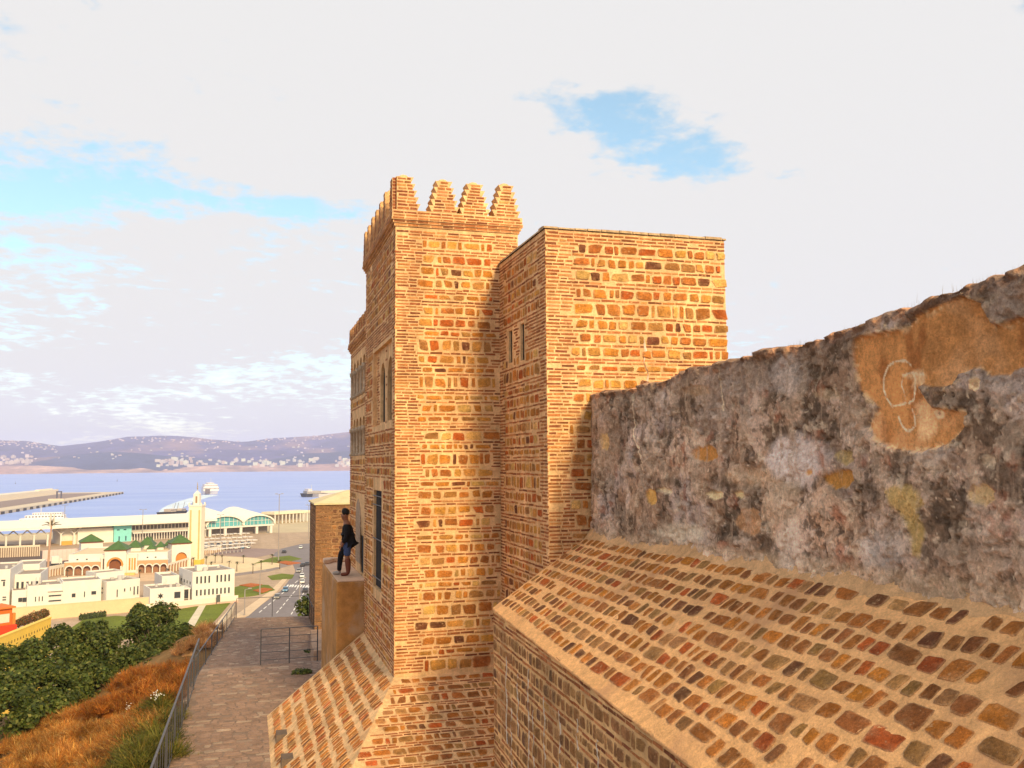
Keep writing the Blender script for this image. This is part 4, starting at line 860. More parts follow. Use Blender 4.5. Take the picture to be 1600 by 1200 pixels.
# ================================================================== PERSON
def skin_mesh(name, joints, edges, mat, parent=None, col=(0.1, 0.1, 0.1), root=0, sub=2):
    me = bpy.data.meshes.new(name); me.from_pydata([j[0] for j in joints], edges, []); me.materials.append(mat)
    o = bpy.data.objects.new(name, me); COL.objects.link(o)
    md = o.modifiers.new('skin', 'SKIN'); md.use_smooth_shade = True; md.branch_smoothing = 0.6
    sk = me.skin_vertices[0].data
    for i, j in enumerate(joints):
        r = j[1]; sk[i].radius = (r, r) if not isinstance(r, tuple) else r; sk[i].use_root = (i == root)
    sb = o.modifiers.new('sub', 'SUBSURF'); sb.levels = sub; sb.render_levels = sub
    if parent: o.parent = parent; o.matrix_parent_inverse = Matrix.Translation(-parent.location)
    return o
SKIN = surf('skin', (0.26, 0.105, 0.055), 0.6, ((30, 0.1),), (), 0.4); BLACKC = surf('black_cloth', (0.012, 0.011, 0.014), 0.9, ((20, 0.3),), ((40, 0.4),))
DENIM = surf('blue_denim', (0.055, 0.085, 0.20), 0.9, ((25, 0.3),), ((60, 0.3),)); SHOE = surf('pale_trainer', (0.32, 0.28, 0.25), 0.7, (), ()); SHOE2 = surf('red_brown_boot', (0.16, 0.045, 0.025), 0.6, (), ()); HAIR = surf('black_hair', (0.012, 0.009, 0.008), 0.6, ((40, 0.4),), ((60, 0.5),))
foot = G(543, 899, PZ); PR = Vector((foot.x, foot.y, PZ))
per = thing('person', 'person in black top and blue denim shorts standing on the plinth looking towards the bay', 'person', PR)
# local axes: f = facing (left in the picture), s = towards the viewer
fv = -_R; sv_ = -_F
def L3(f, s, z): return tuple(PR + fv * f + sv_ * s + Vector((0, 0, z)))
K = 0.96
J = [(L3(0.00, 0, 0.90*K), 0.14), (L3(0.00, 0, 1.08*K), 0.135), (L3(0.01, 0, 1.26*K), 0.165), (L3(0.01, 0, 1.38*K), 0.10), (L3(0.05, 0, 1.46*K), 0.062), (L3(0.085, 0, 1.54*K), 0.105), (L3(0.085, 0, 1.64*K), 0.122),
     (L3(0.0, 0.09, 0.86*K), 0.095), (L3(-0.01, 0.10, 0.48*K), 0.062), (L3(-0.04, 0.10, 0.10*K), 0.042), (L3(-0.03, 0.10, 0.04), 0.042), (L3(0.12, 0.11, 0.03), 0.034),
     (L3(0.03, -0.08, 0.86*K), 0.09), (L3(0.20, -0.10, 0.52*K), 0.062), (L3(0.24, -0.14, 0.16), 0.044), (L3(0.24, -0.14, 0.05), 0.042), (L3(0.39, -0.15, 0.035), 0.034),
     (L3(0.0, 0.19, 1.33*K), 0.062), (L3(-0.02, 0.24, 1.05*K), 0.047), (L3(0.10, 0.20, 0.84*K), 0.036), (L3(0.13, 0.19, 0.76*K), 0.034),
     (L3(0.04, -0.19, 1.33*K), 0.062), (L3(0.10, -0.23, 1.06*K), 0.047), (L3(0.18, -0.16, 0.86*K), 0.036), (L3(0.21, -0.15, 0.78*K), 0.034)]
Ed = [(0,1),(1,2),(2,3),(3,4),(4,5),(5,6),(0,7),(7,8),(8,9),(9,10),(10,11),(0,12),(12,13),(13,14),(14,15),(15,16),(3,17),(17,18),(18,19),(19,20),(3,21),(21,22),(22,23),(23,24)]
skin_mesh('body', J, Ed, SKIN, per)
g = lambda i, e: (J[i][0], J[i][1] + e)
skin_mesh('black_top', [g(0, .035), g(1, .03), g(2, .022), g(3, .022), g(17, .022), g(18, .018), (tuple(Vector(J[19][0]) * .9 + Vector(J[18][0]) * .1), .052), g(21, .022), g(22, .018), (tuple(Vector(J[23][0]) * .9 + Vector(J[22][0]) * .1), .052), (L3(-0.06, 0.02, 0.80*K), 0.12)], [(0,1),(1,2),(2,3),(3,4),(4,5),(5,6),(3,7),(7,8),(8,9),(0,10)], BLACKC, per)
skin_mesh('denim_shorts', [(L3(0, 0.02, 0.92*K), 0.14), (L3(0.0, 0.09, 0.82*K), 0.118), (L3(-0.005, 0.10, 0.62*K), 0.102), (L3(-0.008, 0.10, 0.50*K), 0.09)], [(0,1),(1,2),(2,3)], DENIM, per)
skin_mesh('dark_legging', [(L3(0.03, -0.08, 0.88*K), 0.11), g(13, .018), g(14, .018), (L3(0.24, -0.14, 0.09), 0.055)], [(0,1),(1,2),(2,3)], BLACKC, per)
skin_mesh('boot', [(L3(-0.015, 0.10, 0.50*K), 0.088), (L3(-0.035, 0.10, 0.18*K), 0.072), (L3(-0.03, 0.10, 0.05), 0.06), (L3(0.12, 0.11, 0.04), 0.046), (L3(0.16, 0.11, 0.036), 0.034)], [(0,1),(1,2),(2,3),(3,4)], SHOE2, per)
skin_mesh('trainer', [(L3(0.23, -0.14, 0.10), 0.058), (L3(0.24, -0.14, 0.05), 0.058), (L3(0.36, -0.15, 0.045), 0.046), (L3(0.42, -0.15, 0.036), 0.034)], [(0,1),(1,2),(2,3)], SHOE, per)
skin_mesh('hair', [(L3(0.02, 0, 1.58*K), 0.07), (L3(0.04, 0, 1.66*K), 0.125), (L3(0.10, 0, 1.715*K), 0.105), (L3(0.165, 0, 1.72*K), 0.05)], [(0,1),(1,2),(2,3)], HAIR, per)
for sgn in (-1, 1):
    skin_mesh('ear', [(L3(0.05, sgn * 0.088, 1.60*K), 0.014), (L3(0.045, sgn * 0.094, 1.63*K), 0.018)], [(0,1)], SKIN, per, sub=1)
skin_mesh('nose', [(L3(0.165, 0, 1.625*K), 0.012), (L3(0.185, 0, 1.60*K), 0.016)], [(0,1)], SKIN, per, sub=1)
for hnd, (bf, bs, bz), dd in (('hand', (0.13, 0.19, 0.76), 1), ('hand', (0.21, -0.15, 0.78), 1)):
    jj = [(L3(bf, bs, bz*K), 0.03)]; ee = []
    for q in range(5):
        o_ = (q - 2) * 0.016; Ls = (0.045, 0.065, 0.072, 0.066, 0.05)[q]; i0 = len(jj)
        base = (bf + 0.015 + (0.02 if q == 0 else 0), bs + o_, bz*K - 0.03)
        jj += [(L3(*base), 0.010), (L3(base[0] + 0.012, base[1] + o_ * 0.2, base[2] - Ls * 0.55), 0.009), (L3(base[0] + 0.0, base[1] + o_ * 0.2, base[2] - Ls), 0.008)]
        ee += [(0, i0), (i0, i0+1), (i0+1, i0+2)]
    skin_mesh(hnd, jj, ee, SKIN, per, sub=1)

# ================================================================== VEGETATION
def leaf_cloud(m, centers, n, rng, size, pal, flat=0.5, shell=0.55):
    """n leaf-sized blades spread through ellipsoid lobes"""
    for i in range(n):
        c, r = rng.choice(centers)
        while True:
            d = Vector((rng.uniform(-1, 1), rng.uniform(-1, 1), rng.uniform(-1, 1)))
            if 0.01 < d.length <= 1: break
        q = d.normalized() * (shell + (1 - shell) * rng.random() ** 0.6) * rng.uniform(0.8, 1.12); p = Vector(c) + Vector((q.x * r[0], q.y * r[1], q.z * r[2]))
        nrm = (q * 0.8 + Vector((rng.gauss(0, .5), rng.gauss(0, .5), 0.5 + rng.gauss(0, .4)))).normalized(); t = nrm.orthogonal().normalized(); t.rotate(Matrix.Rotation(rng.uniform(0, 6.28), 3, nrm)); b = nrm.cross(t)
        s = size * rng.uniform(0.6, 1.35); cl = pick(rng, pal, 0.3); w = s * 0.38
        m.add([p - t * s * .5, p + b * w - t * s * .05 + nrm * s * .06, p + t * s * .55 - nrm * s * .12, p - b * w - t * s * .05 + nrm * s * .06], [(0, 1, 2), (0, 2, 3)], cl)
GREEN = [((0.075, 0.105, 0.020), 3), ((0.115, 0.135, 0.026), 3), ((0.045, 0.068, 0.016), 2.5), ((0.20, 0.20, 0.05), 1.2)]
def fig_tree(label, lobes, base, n, seed, size=0.15, pal=GREEN):
    rng = random.Random(seed); th = thing('fig_tree', label, 'tree', base, 'fig trees on the slope below the walkway')
    cs = []
    for (u, v, dep, r) in lobes:
        c = at(u, v, dep); R_ = r * dep / F_PX; cs.append((c, (R_, R_, R_ * 0.85)))
        for k in range(9):   # clumps on the lobe
            a = rng.uniform(0, 6.28); e = rng.uniform(-0.4, 1.2); cs.append((c + Vector((math.cos(a) * math.cos(e), math.sin(a) * math.cos(e), math.sin(e))) * R_ * 0.85, (R_ * .34,) * 3))
    m = MB(); leaf_cloud(m, cs, n, rng, size, pal); stuff(m.build('crown', LEAF, th))
    tr = MB(); b = Vector(base); top = sum((c for c, _ in cs[::10]), Vector()) / len(cs[::10])
    tr.tube([b, b.lerp(top, .5) + Vector((.1, .05, 0)), top], [0.16, 0.11, 0.05], 7, (0.2, 0.15, 0.1))
    for c, r in cs[::10]: tr.tube([b.lerp(top, .45), (b.lerp(top, .6) + c) / 2, c], [0.08, 0.05, 0.02], 6)
    for c, r in cs: tr.tube([b.lerp(top, .7), c], [0.03, 0.008], 4)
    tr.build('trunk', BARK, th); return th
def gz_at(x, y): return float(hill_z(np.array(x), np.array(y)))
def based(u, v, dep):
    p = at(u, v, dep); return (p.x, p.y, gz_at(p.x, p.y) - 0.3)
fig_tree('round dark green fig tree against the lawn, tallest of the slope trees', [(245, 995, 45, 48), (210, 1010, 44, 44), (275, 1015, 44, 28), (235, 970, 46, 30), (272, 1030, 41, 34), (205, 1045, 41, 38), (288, 1000, 44, 24), (245, 1045, 40, 34)], based(240, 1010, 45), 27000, 1)
fig_tree('broad green fig tree between the yellow wall and the tallest fig', [(140, 1015, 41, 42), (165, 1035, 40, 45), (105, 1020, 41, 40), (120, 1050, 40, 45), (155, 1075, 38, 42), (95, 1085, 37, 40)], based(130, 1030, 41), 21000, 2)
fig_tree('green fig tree at the left edge under the yellow wall', [(20, 1060, 37, 55), (65, 1050, 38, 50), (30, 1105, 35, 55), (-30, 1070, 37, 60), (85, 1085, 36, 42), (15, 1125, 33, 48), (60, 1120, 34, 42)], based(30, 1070, 37), 23000, 3)
# dry orange-brown brush
DRYP = [((0.38, 0.125, 0.022), 3), ((0.29, 0.085, 0.018), 3), ((0.42, 0.18, 0.035), 2), ((0.20, 0.075, 0.02), 2), ((0.46, 0.25, 0.07), 1)]
def ground_hit(u, v):
    d = ray(u, v); k = 8.0
    while k < 400:
        p = EYE + d * k
        if p.z < gz_at(p.x, p.y): return Vector((p.x, p.y, gz_at(p.x, p.y)))
        k += 0.15
    return p
def brush(name, label, lobes, n, seed, pal, cat, h=(0.12, 0.38), wd=0.007, group=None):
    """lobes = (u, v, r): mounds of radius r metres rooted where the slope lies under that point"""
    rng = random.Random(seed); m = MB(); cs = [(ground_hit(u, v), r) for u, v, r in lobes]
    cl_ = []
    for c, r in cs:
        for _ in range(max(6, int(26 * r * r))):
            a = rng.uniform(0, 6.28); q = math.sqrt(rng.random()) * r; cl_.append((c.x + q * math.cos(a), c.y + q * math.sin(a), math.sqrt(max(0.05, r * r - q * q)) * rng.uniform(0.35, 0.75), rng.uniform(0.55, 1.5)))
    for i in range(n):     # every clump is a spray of stalks from one root
        x, y, hz_, br = rng.choice(cl_); R = h[1] * rng.uniform(0.5, 1.5)
        root = Vector((x + rng.gauss(0, .05), y + rng.gauss(0, .05), gz_at(x, y) + hz_ * 0.55)); d = Vector((rng.gauss(0, .75), rng.gauss(0, .75), rng.uniform(.15, 1.2))).normalized()
        top = root + d * R; mid_ = root + d * R * .55 + Vector((0, 0, .05)); s = Vector((rng.uniform(-1, 1), rng.uniform(-1, 1), 0)).normalized() * wd; cl = tuple(v_ * br for v_ in pick(rng, pal, 0.3))
        m.add([root - s, root + s, mid_ + s * .8, top, mid_ - s * .8], [(0, 1, 2, 4), (4, 2, 3)], cl)
        for _ in range(3):
            f = rng.uniform(.4, .95); e0 = root + d * R * f; e = e0 + Vector((rng.gauss(0, .07), rng.gauss(0, .07), rng.uniform(-.04, .1))); m.add([e0 - s * .6, e0 + s * .6, e], [(0, 1, 2)], cl)
    base = MB(); c0 = cs[0][0]; th = thing(name, label, cat, tuple(c0), group)
    stuff(m.build('stalks', DRY, th))
    for c, r in cs:     # woody heart
        k = 12; vs = []
        for j in range(5):
            for q in range(k):
                th_ = 2*math.pi*q/k; ph = j / 4 * math.pi / 2; rr = r * 0.8 * math.cos(ph) * rng.uniform(0.7, 1.2); vs.append((c.x + rr * math.cos(th_), c.y + rr * math.sin(th_), c.z - 0.35 + r * 0.5 * math.sin(ph) * rng.uniform(.8, 1.1) - (1.0 if j == 0 else 0)))
        base = MB(); base.add(vs, [(j*k + q, j*k + (q+1) % k, (j+1)*k + (q+1) % k, (j+1)*k + q) for j in range(4) for q in range(k)], pal[0][0])
        base.build('woody_heart', DRY, th, True)
    return th
G2 = 'dry brush on the slope'
brush('dry_bush', 'rust brown dry bush directly below the tallest fig tree', [(225, 1095, .9), (265, 1080, .8), (185, 1110, .9), (240, 1065, .8), (275, 1060, .7), (205, 1070, .8), (150, 1120, .9), (235, 1125, .8)], 26000, 21, DRYP, 'bush', group=G2)
brush('dry_bush', 'pale rust dry bush at the bottom left corner below the fig trees', [(120, 1165, .9), (50, 1195, .9), (70, 1170, .8), (170, 1190, .9), (110, 1200, .9), (20, 1180, .8), (190, 1150, .8), (90, 1140, .8), (150, 1220, .9), (30, 1225, .9), (215, 1170, .6)], 34000, 22, [((0.42, 0.17, 0.035), 3), ((0.33, 0.12, 0.028), 2), ((0.48, 0.26, 0.07), 2), ((0.24, 0.11, 0.03), 2), ((0.5, 0.32, 0.11), 1)], 'bush', group=G2)
brush('dry_bush', 'small blond dry bush beyond the railing step next to the lawn', [(312, 1010, .9), (328, 992, .8), (300, 1020, .8)], 4000, 23, [((0.50, 0.28, 0.12), 2), ((0.40, 0.18, 0.07), 2)], 'bush', group=G2)
brush('green_bush', 'dull green low bush against the near railing', [(250, 1150, .55), (235, 1185, .6), (262, 1115, .5), (225, 1210, .6)], 9000, 24, [((0.12, 0.12, 0.025), 2), ((0.18, 0.14, 0.03), 2), ((0.08, 0.09, 0.02), 2)], 'bush', (0.15, 0.4), 0.012)
fl = MB(); rng = random.Random(4)
for (u, v) in ((200, 1142), (242, 1140)):
    c = ground_hit(u, v) + Vector((0, 0, 0.75))
    for k in range(26): p = c + Vector((rng.gauss(0, .09), rng.gauss(0, .09), rng.gauss(0, .05))); s = rng.uniform(.008, .018); fl.add([p + Vector((-s, 0, 0)), p + Vector((0, 0, -s)), p + Vector((s, 0, 0)), p + Vector((0, 0, s))], [(0, 1, 2, 3)], (0.75, 0.75, 0.72))
    o = fl.build('white_blossom', LEAF); tag(o, 'white blossom spray in the brush, ' + ('farther from' if u < 220 else 'closer to') + ' the near railing', 'flowers', kind='stuff'); fl = MB()
def sprig(label, u, v, z, n, seed, size=0.09, r=0.22):
    rng = random.Random(seed); c = G(u, v, z); m = MB(); leaf_cloud(m, [(c + Vector((0, 0, .05)), (r * 1.6, r, .08))], n, rng, size, GREEN); tag(m.build('weed', LEAF), label, 'weed', 'weeds on the walkway', kind='stuff')
sprig('green weed lying on the walkway near the sloping tower base', 472, 1052, ZW, 160, 31); sprig('small green weed behind the wire guard rail', 487, 1019, ZL, 120, 32)
# ================================================================== THE PORT AND TOWN (ground level z = 4)
ZG = 4.0
GLASS = surf('dark_window', (0.035, 0.04, 0.05), 0.25, (), (), 0.6); TEAL = surf('teal_glazing', (0.10, 0.36, 0.40), 0.2, ((0.2, 0.3),), (), 0.6)
WHITE = (0.68, 0.65, 0.61); CREAM = (0.70, 0.56, 0.36); GREY = (0.30, 0.24, 0.20); TILE = surf('green_roof_tile', (0.055, 0.12, 0.02), 0.6, ((0.6, 0.25), (4, 0.2)), ((2.5, 0.4),), 0.4)
asph = (0.17, 0.145, 0.15)
ground_poly('port_yard', [(-90, 905), (-90, 848), (20, 851), (70, 862), (110, 868), (112, 884), (60, 895), (0, 912)], ZG + .05, (0.13, 0.095, 0.085), label='dark asphalt port yard')
ground_poly('road', [(330, 1010), (395, 955), (440, 922), (462, 893), (455, 875), (425, 868), (436, 858), (470, 850), (500, 848), (620, 900), (620, 1010)], ZG + .05, (0.21, 0.185, 0.19), label='asphalt road along the port')
ground_poly('side_road', [(250, 915), (330, 905), (420, 893), (455, 883), (452, 872), (400, 889), (330, 898), (250, 908)], ZG + .054, (0.27, 0.22, 0.20), label='side road round the plaza')
ground_poly('plaza', [(285, 898), (305, 876), (330, 868), (400, 872), (438, 880), (436, 886), (400, 892), (330, 900)], ZG + .06, (0.68, 0.53, 0.33), label='pale paved plaza by the minaret')
ground_poly('forecourt', [(95, 915), (95, 900), (270, 893), (275, 905)], ZG + .058, (0.60, 0.42, 0.27), label='mosque forecourt paving')
ground_poly('car_park', [(330, 866), (370, 856), (440, 858), (425, 866), (400, 871)], ZG + .056, (0.30, 0.22, 0.20), label='car park behind the plaza')
ground_poly('pavement', [(362, 965), (420, 925), (446, 900), (450, 903), (432, 925), (388, 962)], ZG + .12, (0.62, 0.47, 0.32), label='pale pavement beside the road')
for k, (pts, lb) in enumerate([([(395, 881), (425, 871), (452, 868), (472, 873), (440, 880), (415, 878)], 'lawn beyond the plaza'), ([(418, 900), (440, 896), (460, 898), (456, 904), (425, 906)], 'narrow lawn strip by the road bend'), ([(365, 918), (385, 912), (420, 914), (430, 922), (400, 930), (368, 934)], 'planted lawn beside the white office block'),
        ([(255, 956), (312, 946), (290, 985), (250, 985)], 'lawn left of the white path'), ([(322, 945), (362, 939), (340, 965), (305, 1000), (290, 1000)], 'lawn right of the white path'), ([(105, 985), (130, 968), (180, 962), (235, 965), (250, 990), (120, 1010)], 'lawn behind the fig trees')]):
    ground_poly('lawn', pts, ZG + .14, (0.14, 0.17, 0.02), GRASSM, lb)
ground_poly('path', [(311, 946), (322, 945), (292, 1000), (276, 1000)], ZG + .15, (0.66, 0.58, 0.44), label='white path between two lawns')
ground_poly('path', [(370, 936), (362, 960), (316, 1010), (304, 1010), (355, 955)], ZG + .15, (0.72, 0.58, 0.40), label='cream path below the railing')
for i, (pts) in enumerate([[(395, 922), (412, 918), (426, 920), (410, 926)], [(374, 914), (392, 911), (410, 913), (392, 917)], [(432, 878), (446, 876), (470, 879), (450, 882)]]):
    ground_poly('flower_bed', pts, ZG + .3, (0.42, 0.12, 0.03), GRASSM, 'orange flower bed in the lawn, number %s from the office block' % ('one', 'two', 'three')[i] if False else ['orange flower bed nearest the road crossing', 'thin flower bed nearest the office block', 'flower bed by the far lawn'][i])
mk = MB()
def strip(mb, a, b, w, z, col):
    a, b = G(*a, z), G(*b, z); d = (b - a).normalized(); n = Vector((-d.y, d.x, 0)) * w / 2; mb.add([a - n, b - n, b + n, a + n], [(0, 1, 2, 3)], col)
road_o = bpy.data.objects['road']
for (a, b, w) in [((405, 957), (468, 905), .35), ((432, 958), (478, 903), .3), ((470, 905), (474, 880), .3), ((455, 960), (487, 905), .3)]: 
    for k in range(9):
        f0, f1 = k / 9, k / 9 + .07; p = (a[0] + (b[0]-a[0])*f0, a[1] + (b[1]-a[1])*f0); q = (a[0] + (b[0]-a[0])*f1, a[1] + (b[1]-a[1])*f1); m = MB(); strip(m, p, q, w, ZG + .056, (0.75, 0.72, 0.68)); m.build('lane_mark', ANY, road_o)
for k in range(11):
    u = 448 + k * 4.2; m = MB(); strip(m, (u, 917 + k * .15), (u + 2.6, 913.5 + k * .15), 0.55, ZG + .057, (0.8, 0.78, 0.74)); m.build('crossing_stripe', ANY, road_o)

BL = {}
class Bld:
    """a building whose front foot runs between two surveyed points; local x along the front, y inwards, z up"""
    def __init__(s, name, label, cat, a, b, z=ZG, group=None):
        A = G(*a, z); B = G(*b, z); s.A = A; d = (B - A); s.L = d.length; d.normalize(); n = Vector((-d.y, d.x, 0))
        if n.dot(A - EYE) < 0: n = -n
        s.M = Matrix(((d.x, n.x, 0, A.x), (d.y, n.y, 0, A.y), (0, 0, 1, z), (0, 0, 0, 1))); s.d = d; s.n = n
        BL[name] = s; s.o = thing(name, label, cat, A, group); s.px = s.L / math.hypot(b[0]-a[0], b[1]-a[1])
    def box(s, part, x0, x1, y0, y1, z0, z1, col=WHITE, mat=None, par=None):
        return MB().box((x0, y0, z0), (x1, y1, z1), col, fr=s.M).build(part, mat or ANY, par or s.o)
    def roofbox(s, x0, x1, y0, y1, h, col=WHITE, roofcol=GREY, par=0.6, t=0.35):
        w = s.box('wall', x0, x1, y0, y1, -0.5, h, col); m = MB()
        for (a, b, c, d_) in ((x0, x1, y0, y0 + t), (x0, x1, y1 - t, y1), (x0, x0 + t, y0 + t, y1 - t), (x1 - t, x1, y0 + t, y1 - t)): m.box((a, c, h + .002), (b, d_, h + par), col, fr=s.M)
        m.build('parapet', ANY, s.o); s.box('roof', x0 + t, x1 - t, y0 + t, y1 - t, h + .003, h + .12, roofcol); return w
    def win(s, x, z, w, h, y=0.0, mat=None, side=None):
        m = MB()
        if side is None:
            m.box((x, y - .06, z), (x + w, y + .05, z + h), fr=s.M); fr_ = MB().box((x - .12, y - .12, z - .14), (x + w + .12, y + .02, z - .01), WHITE, fr=s.M)
        else:
            m.box((side - .05, x, z), (side + .06, x + w, z + h), fr=s.M); fr_ = MB().box((side - .02, x - .12, z - .14), (side + .12, x + w + .12, z - .01), WHITE, fr=s.M)
        o = m.build('window', mat or GLASS, s.o); fr_.build('sill', ANY, o)
    def arcade(s, x0, x1, y, h, n, wgap, spring, r, col, back, depth=1.2, part='arcade', z0=0.0, lo=0.0, mat=None):
        fr = Frame(s.M @ Vector((x0, y, z0)), s.d, (0, 0, 1), -s.n); ar = []; w = (x1 - x0 - wgap * (n + 1)) / n
        for i in range(n): a = wgap + i * (w + wgap); ar.append((a, a + w, lo, spring, r))
        mb = MB(); panel(mb, fr, x1 - x0, h, ar, depth, col, back); return mb.build(part, [ANY, mat or ANY], s.o)
# --- white civic buildings in front
b = Bld('office_block', 'two-storey white office block with rows of slit windows beside the road', 'building', (300, 937), (366, 931)); L = b.L
b.roofbox(0, L, 0, 17, 8.3)
for k in range(9):
    if k != 4: b.win(1.2 + k * (L - 2) / 9, 5.0, 0.55, 2.3)
    b.win(1.2 + k * (L - 2) / 9, 1.1, 0.55, 1.9)
for k in range(4): b.win(2 + k * 3.6, 4.6, 1.2, 1.0, side=0.0)
b.box('rooftop_lift', 3, 6.5, 6, 9, 8.45, 10.2)
b = Bld('white_annex', 'low white annex with a brown flat roof and a leaf emblem on its front', 'building', (234, 943), (299, 937.5)); L = b.L
b.roofbox(0, L * .82, 0, 12, 4.0); b.box('porch_slab', L * .82 + .02, L - .1, 1, 9, 3.4, 3.8); b.box('porch_post', L - .7, L - .3, 1.1, 1.5, -.3, 3.39)
b.win(L * .58, 1.0, 1.9, 2.0); b.win(L * .86, .4, 1.4, 2.4, 2.0)
m = MB()
for k in range(6): a = k * math.pi / 3; m.prism([(L * .25 + math.cos(a) * .5, 2.1 + math.sin(a) * .5), (L * .25 + math.cos(a + .5) * 1.0, 2.1 + math.sin(a + .5) * 1.0), (L * .25 + math.cos(a + 1.0) * .5, 2.1 + math.sin(a + 1.0) * .5), (L * .25, 2.1)], 0, .08, (0.03, 0.03, 0.03), fr=b.M @ Matrix(((1, 0, 0, 0), (0, 0, -1, 0), (0, 1, 0, 0), (0, 0, 0, 1))))
m.build('leaf_emblem', ANY, b.o)
b.roofbox(6, L * .9, 13, 26, 6.0, par=.8)
b = Bld('white_long_house', 'long low white house with dark strip windows behind the cream wall', 'building', (18, 950), (158, 939)); L = b.L
b.roofbox(0, L * .16, 1, 12, 4.6); b.roofbox(L * .16 + .05, L * .55, 0, 13, 5.8); b.roofbox(L * .55 + .05, L, .4, 12, 6.4)
for x, z, w, h in ((.07, 1.5, 1.1, 1.3), (.115, 1.4, 1.9, 1.4), (.25, 1.4, .3, 1.5), (.29, 1.4, .3, 1.5), (.325, 1.4, .3, 1.5), (.40, 2.6, 3.6, .45), (.40, 1.0, 3.6, .45), (.66, 1.8, 1.1, 1.2), (.80, 1.6, .3, 1.8), (.885, 2.2, 1.4, 1.1)): b.win(L * x, z, w, h, 1.0 if x < .15 else (0 if x < .55 else .4))
b.box('canopy', L * .4 - .3, L * .4 + 4, -.8, -.02, 4.3, 4.5)
b = Bld('white_cube_house', 'small white flat-roofed house with narrow windows left of the annex', 'building', (166, 939), (218, 933)); L = b.L
b.roofbox(0, L, 0, 11, 5.6); b.roofbox(L * .0 + 1, L - .5, 11.1, 20, 7.4)
for x, w, z, h in ((.30, .35, .9, 2.4), (.52, .4, 2.4, 1.0), (.70, .25, 2.4, 1.2), (.81, .4, 1.0, 2.7), (.92, .4, 1.0, 2.7)): b.win(L * x, z, w, h)
for k in range(2): b.win(3, 3.5 - k * 1.4, 2.0, .5, side=0.0)
b = Bld('white_villa', 'tall white building at the left edge with a stepped side wing', 'building', (-40, 952), (14, 949)); L = b.L
b.roofbox(0, L, 0, 24, 11.2); b.roofbox(L + .05, L + 7.5, 8, 26, 8.6); b.roofbox(L - 3, L + 5, 24.1, 40, 10.2)
for x, z, w, h in ((.80, 6.6, .5, 1.6), (.80, 3.0, 1.0, .4), (.80, 2.2, 1.0, .4), (.70, .2, 1.6, .8), (.74, 8.2, 1.2, .4)): b.win(L * x, z, w, h)
for k in range(5): b.win(L + .6 + k * 1.4, 4.4, .7, 2.4, 8.0); b.win(L + .6 + k * 1.4, 1.0, .7, 2.0, 8.0)
b = Bld('cream_boundary_wall', 'long cream boundary wall below the white houses', 'wall', (14, 973), (232, 954)); b.box('body', 0, b.L, 0, .5, -.5, 3.9, (0.66, 0.50, 0.30)); b.box('coping', -.05, b.L + .05, -.08, .58, 3.902, 4.05, (0.7, 0.55, 0.36))
b = Bld('garden_wall', 'low white garden wall in front of the annex and office block', 'wall', (228, 956), (372, 941)); b.box('body', 0, b.L, 0, .4, -.4, 2.2, (0.74, 0.64, 0.55)); b.box('base_course', -.02, b.L + .02, -.06, -.005, -.4, .7, (0.62, 0.40, 0.32))
b = Bld('sign_board', 'dark sign board on two posts before the office block', 'sign', (338, 945), (344, 944)); b.box('board', 0, b.L, 0, .1, .8, 3.0, (0.10, 0.11, 0.10)); b.box('post', .1, .25, .11, .2, -.3, 2.9, (.1, .1, .1)); b.box('post', b.L - .25, b.L - .1, .11, .2, -.3, 2.9, (.1, .1, .1))

# --- roof clutter: tanks, cooling units, aerials on the white houses
rng = random.Random(61)
for nm, h, xr, yr in (('office_block', 8.45, (2, 12), (3, 14)), ('white_annex', 4.13, (2, 9), (2, 10)), ('white_long_house', 5.95, (6, 15), (2, 11)), ('white_cube_house', 5.75, (1, 9), (1, 9)), ('white_villa', 11.35, (2, 9), (3, 20))):
    o = bpy.data.objects[nm]; bb = BL[nm]
    for k in range(6):
        x, y = rng.uniform(*xr), rng.uniform(*yr); s_ = rng.uniform(.35, .8)
        if k % 3 == 0: MB().tube([bb.M @ Vector((x, y, h)), bb.M @ Vector((x, y, h + s_ * 2))], s_, 10, (.5, .5, .5)).build('water_tank', ANY, o)
        elif k % 3 == 1: bb.box('cooling_unit', x, x + s_ * 1.6, y, y + s_, h, h + s_, (.45, .44, .42))
        else: MB().tube([bb.M @ Vector((x, y, h)), bb.M @ Vector((x, y, h + 2.2))], .05, 4, (.2, .2, .2)).build('aerial', ANY, o)
